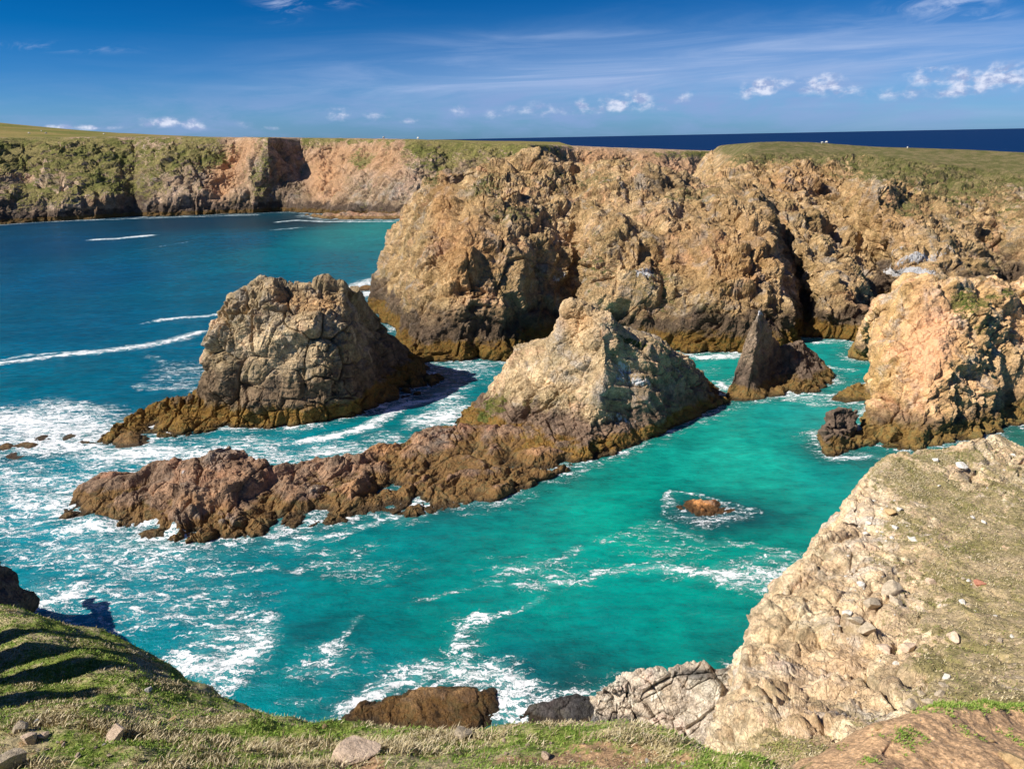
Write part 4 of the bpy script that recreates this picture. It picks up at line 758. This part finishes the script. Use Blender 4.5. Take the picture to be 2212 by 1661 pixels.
for k, (x, y, w, lab) in enumerate([(1960, 1580, 14, 'pale pebble high on the bare earth mound'), (2060, 1575, 10, 'white pebble in the middle of the bare earth mound'), (2190, 1650, 60, 'pale rock in the bottom right corner of the earth mound'), (2000, 1640, 12, 'small pebble low on the bare earth mound'), (2140, 1600, 12, 'pebble right of the middle of the earth mound'), (1900, 1640, 12, 'pebble at the left side of the earth mound')]):
    stone(x, y, w, 'golden', lab, k+5, 'stones on the earth mound')

# ------------------------------------------------------------------ sheep, a few pixels each
wm, t = mat('wool'); pos = t.new('ShaderNodeTexCoord', out=3); finish(t, t.mix(t.noise(pos, 8, 4), (.62, .58, .50), (.80, .78, .72)), .95, .05)
def sheep_mesh():
    bm = bmesh.new()
    def ell(c, s, seg=12):
        r = bmesh.ops.create_uvsphere(bm, u_segments=seg, v_segments=8, radius=1)
        for v in r['verts']: v.co = Vector((v.co.x*s[0]+c[0], v.co.y*s[1]+c[1], v.co.z*s[2]+c[2]))
    ell((0, 0, .62), (.58, .30, .30)); ell((.52, 0, .55), (.2, .13, .14)); ell((.70, 0, .38), (.17, .09, .10)); ell((-.55, 0, .6), (.08, .06, .14))
    for x in (-.34, .32):
        for y in (-.14, .14):
            r = bmesh.ops.create_cone(bm, segments=8, radius1=.04, radius2=.065, depth=.5, cap_ends=True)
            for v in r['verts']: v.co += Vector((x, y, .24))
    me = bpy.data.meshes.new('sheep'); bm.to_mesh(me); bm.free()
    rem = bpy.data.objects.new('tmp', me); C.objects.link(rem); mo = rem.modifiers.new('r', 'REMESH'); mo.mode = 'VOXEL'; mo.voxel_size = .045
    bpy.context.view_layer.update(); m2 = bpy.data.meshes.new_from_object(rem.evaluated_get(bpy.context.evaluated_depsgraph_get())); bpy.data.objects.remove(rem); m2.name = 'sheep'; return m2
sm = sheep_mesh(); sm.materials.append(wm)
bpy.context.view_layer.update(); dg = bpy.context.evaluated_depsgraph_get()
for k, (x, y, lab) in enumerate([(63, 290, 'leftmost white sheep grazing on the far hill'), (90, 285.5, 'upper white sheep of the middle pair on the far hill'), (100, 290, 'lower white sheep of the middle pair on the far hill'), (225, 292, 'white sheep grazing alone at the right of the far hill'), (903, 301, 'white sheep standing alone on the rim above the green bank'), (829, 300.5, 'white sheep on the rim above the pink clay scar'),
                                 (1776, 311, 'left sheep of the pair on the right plateau edge'), (1785, 310, 'right sheep of the pair on the right plateau edge'), (1960, 322, 'white sheep alone in the middle of the right plateau')]):
    r = Vector(ray(x, y)).normalized(); loc = None
    for dy in range(0, 14):
        loc = drop(x, y+dy)
        if loc is not None and loc.z > 15: break
    if loc is None or loc.z < 15: print('sheep misses', x, y); continue
    o = link('sheep', sm, None, label=lab, cat='sheep', group='sheep grazing on the cliff tops', loc=loc); o.rotation_euler = (0, 0, k*2.1); s_ = 1.4 if k < 6 else .8
    o.scale = (s_, s_, s_)

# ------------------------------------------------------------------ sea
def graded(bands):
    out = [bands[0][0]]
    for a, b, s0, s1 in bands:
        x = a
        while x < b-1e-6:
            u = (x-a)/(b-a); x += s0*(s1/s0)**u; out.append(min(x, b))
    return np.array(out)
def grow(a, b, s, f):
    out = [a]
    while out[-1] < b: out.append(out[-1]+s); s *= f
    return out
ys = np.array(grow(15, 110, .30, 1.0)+grow(110.4, 520, .36, 1.011)+grow(530, 50000, 14, 1.25))
xr = np.array(grow(0, 62, .36, 1.0)+grow(62.4, 330, .42, 1.016)+grow(336, 50000, 8, 1.3)); xs = np.r_[-xr[:0:-1], xr]
X, Y = np.meshgrid(xs, ys, indexing='ij'); V = np.stack([X, Y, 0*X], 2).reshape(-1, 3)
px, py = proj(V)
infr = (px > -150) & (px < 2400) & (Y.ravel() < 520)
# distance to the shorelines
wl = np.concatenate(WL); kd = kdtree.KDTree(len(wl))
for i, q in enumerate(wl): kd.insert((q[0], q[1], 0), i)
kd.balance(); dist = np.full(len(V), 99., np.float32)
for i in np.flatnonzero(infr): dist[i] = kd.find((V[i, 0], V[i, 1], 0))[2]
foam = np.zeros(len(V), np.float32)
seg = lambda pts, w, s: (pts, w, s)
ST = [([(-60, 795), (0, 786), (100, 771), (230, 758), (340, 744), (400, 728), (430, 716)], 1.9, .98), ([(0, 778), (60, 766), (120, 762), (250, 756)], .7, .85), ([(340, 693), (400, 686), (492, 678)], 1.4, .95), ([(300, 700), (330, 694)], 1.0, .5), ([(425, 718), (460, 710)], 1.0, .6),
      ([(205, 518), (260, 515), (325, 509)], 3.2, 1.0), ([(600, 480), (640, 476), (700, 479), (850, 479)], 2.4, .95), ([(590, 497), (650, 492)], 2, .7), ([(300, 540), (420, 520)], 1.0, .4), ([(120, 478), (300, 472), (430, 468), (560, 464)], 2.0, .8),
      ([(640, 958), (700, 948), (760, 930), (820, 906), (870, 880), (920, 865), (985, 862)], 1.5, 1.0), ([(900, 912), (950, 905), (985, 885)], 2.6, .9), ([(950, 850), (985, 838), (1010, 835)], 2.2, .6), ([(900, 790), (960, 788), (1080, 785)], 1.3, .75),
      ([(330, 770), (400, 790), (450, 800)], 1.5, .45), ([(370, 800), (440, 792), (470, 780)], 1.2, .62), ([(310, 830), (380, 840), (450, 850)], 1.6, .55), ([(755, 625), (790, 610), (815, 605)], 4.5, .9), ([(780, 640), (800, 632)], 3, .95),
      ([(1460, 762), (1520, 772), (1580, 772)], 2.0, 1.0), ([(1555, 828), (1570, 838)], 1.3, .9), ([(1765, 742), (1800, 738), (1860, 733)], 1.4, .8), ([(1790, 795), (1840, 800)], 1.5, .6), ([(1700, 862), (1760, 858), (1830, 852), (1850, 835)], 1.6, .68), ([(1740, 875), (1810, 868)], 1.6, .5),
      ([(1430, 1082), (1460, 1066), (1520, 1074), (1590, 1090), (1640, 1106)], .45, .72), ([(1425, 1085), (1440, 1115), (1500, 1125)], .4, .5), ([(1590, 1100), (1640, 1110)], .5, .68), ([(1300, 1165), (1380, 1150), (1450, 1150)], 1.0, .45), ([(1400, 1130), (1500, 1155), (1600, 1170), (1700, 1195)], 1.0, .5),
      ([(1080, 1230), (1130, 1225), (1200, 1200), (1250, 1180)], .9, .60), ([(1130, 1250), (1200, 1252), (1290, 1240), (1400, 1236), (1480, 1245)], .9, .62), ([(1440, 1238), (1520, 1245), (1580, 1255), (1640, 1262), (1710, 1250)], 1.9, .78), ([(1560, 1230), (1640, 1215), (1720, 1210)], 1.6, .62),
      ([(920, 1275), (980, 1270), (1080, 1262)], .7, .5), ([(1060, 1330), (1020, 1370), (1010, 1400), (1030, 1450)], .7, .78), ([(1060, 1330), (1130, 1300), (1160, 1280)], .6, .6), ([(730, 1385), (760, 1360), (765, 1345)], .5, .6),
      ([(830, 1490), (870, 1460), (940, 1445), (1010, 1460), (1090, 1465), (1130, 1490), (1120, 1540)], 1.5, .85), ([(740, 1545), (800, 1510), (850, 1485)], .8, .95), ([(1070, 1545), (1110, 1500), (1085, 1470)], 1.3, .92), ([(600, 1530), (680, 1545)], .6, .5), ([(1300, 1450), (1270, 1420)], .5, .3),
      ([(1250, 1530), (1275, 1505)], .5, .8), ([(380, 1440), (450, 1440), (520, 1420), (560, 1380)], 2.0, .9), ([(460, 1490), (520, 1450)], 1.2, .7), ([(500, 1370), (570, 1350)], 1.5, .7), ([(640, 1450), (700, 1430), (700, 1400)], 1.2, .58), ([(90, 1310), (150, 1290), (180, 1270)], 1.6, .9), ([(160, 1330), (260, 1350)], .9, .6), ([(230, 1370), (330, 1330), (450, 1300)], .7, .62),
      ([(330, 1345), (450, 1350), (560, 1330)], .8, .5), ([(200, 1290), (260, 1250), (350, 1225)], .8, .6), ([(350, 1260), (460, 1240), (600, 1225)], .9, .55), ([(640, 1240), (700, 1215), (780, 1200)], .9, .5), ([(100, 1210), (200, 1190), (280, 1180)], 1.2, .65),
      ([(0, 1230), (120, 1215), (240, 1225)], 1.0, .6), ([(850, 1120), (780, 1135), (700, 1150), (600, 1170)], .9, .72), ([(870, 1112), (900, 1115)], .8, .8), ([(960, 1085), (1030, 1070)], .6, .8), ([(1195, 1012), (1215, 1008)], .6, .9), ([(1790, 985), (1840, 990), (1880, 985)], 1.1, .9), ([(1900, 990), (2000, 985), (2060, 965)], 1.1, .5),
      ([(930, 940), (860, 960), (780, 985), (700, 1000)], 1.6, .62), ([(560, 1010), (620, 990), (700, 980)], 1.4, .75)]
VB = [(1540, 1112, 105, 26, .55), (1450, 1085, 26, 16, .62), (420, 985, 260, 26, .9), (760, 975, 160, 22, .74), (130, 930, 200, 60, .9), (960, 870, 60, 40, .6), (250, 1200, 300, 60, .64), (120, 1090, 190, 60, .74), (1620, 1248, 120, 22, .8), (1000, 1500, 170, 40, .72), (60, 905, 150, 30, 1.0), (150, 880, 110, 18, .85), (100, 960, 170, 34, .97), (300, 985, 200, 30, .96), (520, 960, 170, 24, .66), (640, 1000, 90, 18, .7), (720, 1000, 60, 14, .85), (840, 950, 90, 26, .6), (60, 1040, 170, 50, .74), (230, 1030, 110, 26, .75), (30, 1130, 120, 60, .62),
      (190, 1150, 90, 26, .95), (320, 1140, 50, 14, 1.0), (380, 1165, 30, 16, 1.0), (340, 1190, 120, 22, .78), (150, 1200, 180, 40, .66), (100, 1280, 120, 50, .56), (350, 1290, 270, 90, .48), (480, 1400, 130, 70, .66), (470, 1440, 80, 30, .8), (700, 1440, 100, 60, .46), (640, 1180, 200, 22, .46), (950, 1480, 170, 50, .6), (1100, 1480, 60, 60, .62), (760, 1230, 200, 40, .33),
      (990, 800, 130, 40, .5), (960, 900, 60, 26, .75), (1180, 1230, 180, 50, .38), (1600, 1245, 130, 26, .62), (1450, 1180, 170, 40, .34), (1530, 800, 50, 20, .3), (400, 810, 90, 40, .46), (1780, 870, 90, 16, .42), (1020, 1400, 60, 80, .45), (1380, 1350, 300, 60, .10), (1250, 1460, 60, 60, .3), (250, 520, 80, 10, .2)]
wx, wy = px.copy(), py.copy()
q = V[infr]; nx = fbm(q/np.array([9., 9., 9.]), 3, 401); ny = fbm(q/9.+31, 3, 405)
jx = V[:, 0].copy(); jy = V[:, 1].copy(); n5 = cfbm(V[infr]/2.2, 3, 409); jx[infr] += nx*2.6+n5*1.0; jy[infr] += ny*2.6+n5*1.2
for pts, w, s in ST:
    A = np.array([P(*p_)[:2] for p_ in pts]); lo, hi = A.min(0)-w*4-3, A.max(0)+w*4+3
    sel = np.flatnonzero((V[:, 0] > lo[0]) & (V[:, 0] < hi[0]) & (V[:, 1] > lo[1]) & (V[:, 1] < hi[1]))
    if not len(sel): continue
    d = np.full(len(sel), 99.); xy = np.stack([jx[sel], jy[sel]], 1)
    for a, b in zip(A[:-1], A[1:]):
        ab = b-a; u = np.clip(((xy-a)@ab)/(ab@ab), 0, 1); d = np.minimum(d, np.linalg.norm(xy-a-u[:, None]*ab, axis=1))
    foam[sel] = np.maximum(foam[sel], s*np.exp(-(d/(w*.9))**2))
jpx, jpy = proj(np.stack([jx, jy, 0*jx], 1))
for x, y, w, h, s in VB:
    g = s*np.exp(-(((jpx-x)/w)**2+((jpy-y)/h)**2)**1.3)
    foam = np.maximum(foam, np.where(infr, g, 0))
nf = np.zeros(len(V)); nf[infr] = cfbm(V[infr]/6., 3, 411)
exposed = np.clip((jpx < 700)*.25+.25+.5*nf, .08, 1)
far_ = np.clip((V[:, 1]-120)/200, 0, 1)
shore = np.exp(-dist/(1.0+.012*V[:, 1]))*np.clip(.62+.9*nf, .15, 1)
foam = np.maximum(foam, np.where(infr, shore*.95, 0)); foam = np.clip(foam, 0, 1)
# colour of the water body: depth, sand / weed beds, and dark cliff reflections painted in
CP = [(1200, 1250, (0.000, 0.246, 0.211)), (1600, 1000, (0.006, 0.307, 0.242)), (1350, 1100, (0.000, 0.289, 0.222)), (1500, 1350, (0.000, 0.238, 0.206)), (1000, 1350, (0.000, 0.222, 0.206)), (800, 1250, (0.000, 0.200, 0.206)), (500, 1300, (0.000, 0.171, 0.206)), (300, 1350, (0.000, 0.196, 0.253)), (200, 1080, (0.000, 0.213, 0.278)), (100, 860, (0.000, 0.117, 0.184)), (300, 820, (0.000, 0.107, 0.178)), (200, 700, (0.000, 0.087, 0.167)),
      (200, 600, (0.000, 0.076, 0.162)), (100, 530, (0.000, 0.050, 0.115)), (500, 620, (0.000, 0.097, 0.167)), (500, 520, (0.000, 0.071, 0.130)), (400, 480, (0.003, 0.030, 0.060)), (620, 480, (0.006, 0.028, 0.045)), (750, 520, (0.000, 0.165, 0.187)), (820, 500, (0.000, 0.179, 0.185)), (650, 560, (0.000, 0.117, 0.167)), (400, 740, (0.000, 0.102, 0.178)), (1000, 850, (0.000, 0.165, 0.195)), (880, 950, (0.000, 0.162, 0.185)),
      (600, 970, (0.000, 0.188, 0.232)), (1060, 810, (0.000, 0.165, 0.189)), (1530, 800, (0.000, 0.264, 0.227)), (1820, 770, (0.000, 0.255, 0.237)), (1800, 880, (0.010, 0.281, 0.257)), (1850, 1010, (0.000, 0.238, 0.216)), (2190, 930, (0.010, 0.162, 0.134)), (1100, 1480, (0.000, 0.162, 0.190)), (800, 1500, (0.000, 0.179, 0.206)), (1300, 1400, (0.000, 0.205, 0.196)), (100, 460, (0.000, 0.030, 0.080)), (1550, 1200, (0.000, 0.255, 0.206))]
CW = np.array([[*P(x, y)[:2]] for x, y, c in CP]); CC = np.array([c for *_, c in CP])
def lgs(xy): rr = np.hypot(xy[:, 0], xy[:, 1]); return np.stack([np.arctan2(xy[:, 0], xy[:, 1])*1.3, np.log(rr)*.9], 1)
wcol = np.zeros((len(V), 4)); wcol[:, 3] = 1; a_ = lgs(V[:, :2]); b_ = lgs(CW)
num = np.zeros((len(V), 3)); den = np.zeros(len(V))
for k in range(len(CP)):
    w = 1/(((a_-b_[k])**2).sum(1)+.0012)**1.6; num += w[:, None]*CC[k]; den += w
c = num/den[:, None]
openw = np.clip((V[:, 1]-400)/120, 0, 1)[:, None]; c = c*(1-openw)+openw*np.array([.0, .020, .085])
right_open = 0
n2 = np.zeros(len(V)); n2[infr] = cfbm(V[infr]*np.array([.05, .10, 1]), 4, 421, .6)
n3_ = np.zeros(len(V)); n3_[infr] = cfbm(V[infr]*np.array([.16, .30, 1]), 4, 425, .6)
c = c*(1+.42*n2[:, None]+.22*n3_[:, None])
for x, y, w, h, s in [(720, 1360, 90, 36, .45), (1240, 1440, 120, 50, .6), (1535, 1108, 150, 46, 1.0), (1640, 1120, 80, 24, .5), (1560, 1395, 60, 30, .35), (620, 1240, 60, 20, .2), (960, 1320, 90, 30, .15), (1200, 1500, 60, 40, .5), (1780, 975, 60, 26, .4), (1480, 960, 60, 16, .25), (760, 660, 140, 12, .2), (450, 650, 60, 10, .35), (1350, 1010, 120, 18, .2), (1950, 1000, 140, 22, .55), (380, 790, 60, 14, .35), (1000, 1100, 200, 26, .30), (1250, 1035, 120, 24, .35)]:
    g = s*np.exp(-(((jpx-x)/w)**2+((jpy-y)/h)**2)**1.2)*infr
    c = c*(1-g[:, None])+g[:, None]*np.array([.003, .040, .060])
bedrock = np.exp(-dist/1.6)*.55*infr
c = c*(1-bedrock[:, None])+bedrock[:, None]*np.array([.012, .045, .045])
wcol[:, :3] = np.clip(c, 0, 1)
# waves: gentle swell plus heaving, foaming water where it breaks
amp = np.clip(1.1-V[:, 1]/420, .12, 1)
z = np.zeros(len(V)); z[infr] = (cfbm(V[infr]*np.array([.10, .22, 1]), 3, 431)*.34+cfbm(V[infr]*np.array([.45, .75, 1]), 3, 433)*.09)*amp[infr]
z += foam**2*.12*amp; zf = np.zeros(len(V)); zf[infr] = cfbm(V[infr]*1.3, 3, 437); z += foam**3*np.maximum(zf, 0)*.35*amp
for x, y, w, h, s in [(215, 1130, 26, 14, .9), (325, 1137, 36, 10, .8), (385, 1152, 18, 16, 1.5), (190, 1150, 60, 20, .3)]:
    z += s*np.exp(-(((jpx-x)/w)**2+((jpy-y)/h)**2))*infr*(.7+zf)
V[:, 2] = z
wm_, t = mat('sea_water'); pos = t.new('ShaderNodeNewGeometry', out=0)
fo = t.attr('foam'); base = t.attr('wcol', 0)
px_, py_, pz_ = t.xyz(pos)
sc_ = t.vm('MULTIPLY', pos, (0.8, 1.25, 1.0))
# lace: thin bright walls between dark cells, at two sizes
warp2 = t.vm('ADD', t.vm('MULTIPLY', t.noise(pos, 0.55, 5, .7, out=1), (2.4, 2.4, 0)), sc_)
v1 = t.vor(warp2, 0.55, 'DISTANCE_TO_EDGE'); v2 = t.vor(warp2, 1.6, 'DISTANCE_TO_EDGE')
l1 = t.ss(v1, 0.0, 0.20, 1.0, 0.0); l2 = t.ss(v2, 0.0, 0.26, 1.0, 0.0)
fn = t.noise(warp2, 1.3, 8, .72); fine = t.noise(pos, 5.5, 5, .75)
def ridge(sc, det, w):
    n_ = t.noise(t.mapping(warp2, rot=(0, 0, -.22), scale=(.45, 1.15, 1)), sc, det, .6, .8); return t.ss(t.m('ABSOLUTE', t.m('SUBTRACT', n_, .5)), 0.0, w, 1.0, 0.0)
r1 = ridge(.55, 4, .045); r2 = ridge(1.5, 5, .06); r3 = ridge(3.6, 3, .07)
pat = addall([t.m('MULTIPLY', l1, .13), t.m('MULTIPLY', l2, .10), t.m('MULTIPLY', r1, .34), t.m('MULTIPLY', r2, .32), t.m('MULTIPLY', r3, .17), t.m('MULTIPLY', fn, .50), t.m('MULTIPLY', fine, .22)])
thr = t.m('SUBTRACT', 1.15, t.m('MULTIPLY', fo, .74))
fmask = t.m('MULTIPLY', t.ss(t.m('SUBTRACT', pat, thr), -.02, .17), t.ss(fo, 0.14, 0.40))
milk = t.m('MULTIPLY', t.m('MULTIPLY', t.ss(fo, .2, 1.0), t.ss(fn, .3, .65)), .55)
# tiny whitecaps on the open bay
cap = t.m('MULTIPLY', t.ss(t.noise(t.vm('MULTIPLY', pos, (.5, 1.1, 1)), 0.9, 3, .6), .735, .775), t.ss(py_, 95, 140))
col = t.mix(milk, base, (.20, .56, .56))
rip = t.noise(t.vm('MULTIPLY', pos, (.5, 1.0, 1)), .8, 7, .68)
col = t.mix(1.0, col, t.ramp(rip, [(.3, (.60, .64, .70)), (.5, (1, 1, 1)), (.7, (1.35, 1.3, 1.25))]), 'MULTIPLY')
fm = t.m('MAXIMUM', fmask, t.m('MULTIPLY', cap, .8))
col = t.mix(fm, col, (.84, .87, .90))
far = t.ss(py_, 60, 420)
hb = t.m('ADD', t.noise(t.vm('MULTIPLY', pos, (.6, 1.2, 1)), .55, 8, .66), t.m('MULTIPLY', t.noise(pos, 3.4, 5, .65), .16))
nb = bump(t, t.m('ADD', hb, t.m('MULTIPLY', fm, .12)), .55, .75)
dif = t.new('ShaderNodeBsdfDiffuse', {'Color': col, 'Normal': nb}); gl = t.new('ShaderNodeBsdfGlossy', {'Color': (1, 1, 1), 'Roughness': t.m('ADD', .10, t.m('MULTIPLY', far, .15)), 'Normal': nb})
# the mean over unresolved wave slopes keeps the far sea from mirroring the horizon
fr = t.m('MULTIPLY', t.m('MINIMUM', t.new('ShaderNodeFresnel', {'IOR': 1.33, 'Normal': nb}), t.ss(py_, 60, 500, .26, .08)), t.m('SUBTRACT', 1.0, t.m('MULTIPLY', fm, .9)))
o_ = t.n.new('ShaderNodeOutputMaterial'); t.l.new(t.new('ShaderNodeMixShader', {0: fr, 1: dif, 2: gl}), o_.inputs[0])
me = grid_mesh('sea', V.reshape(len(xs), len(ys), 3), True); set_attr(me, 'foam', foam); set_attr(me, 'wcol', wcol, 'FLOAT_COLOR')
link('sea', me, wm_, kind='structure')
print('verts', sum(len(o.data.vertices) for o in S.objects if o.type == 'MESH'))
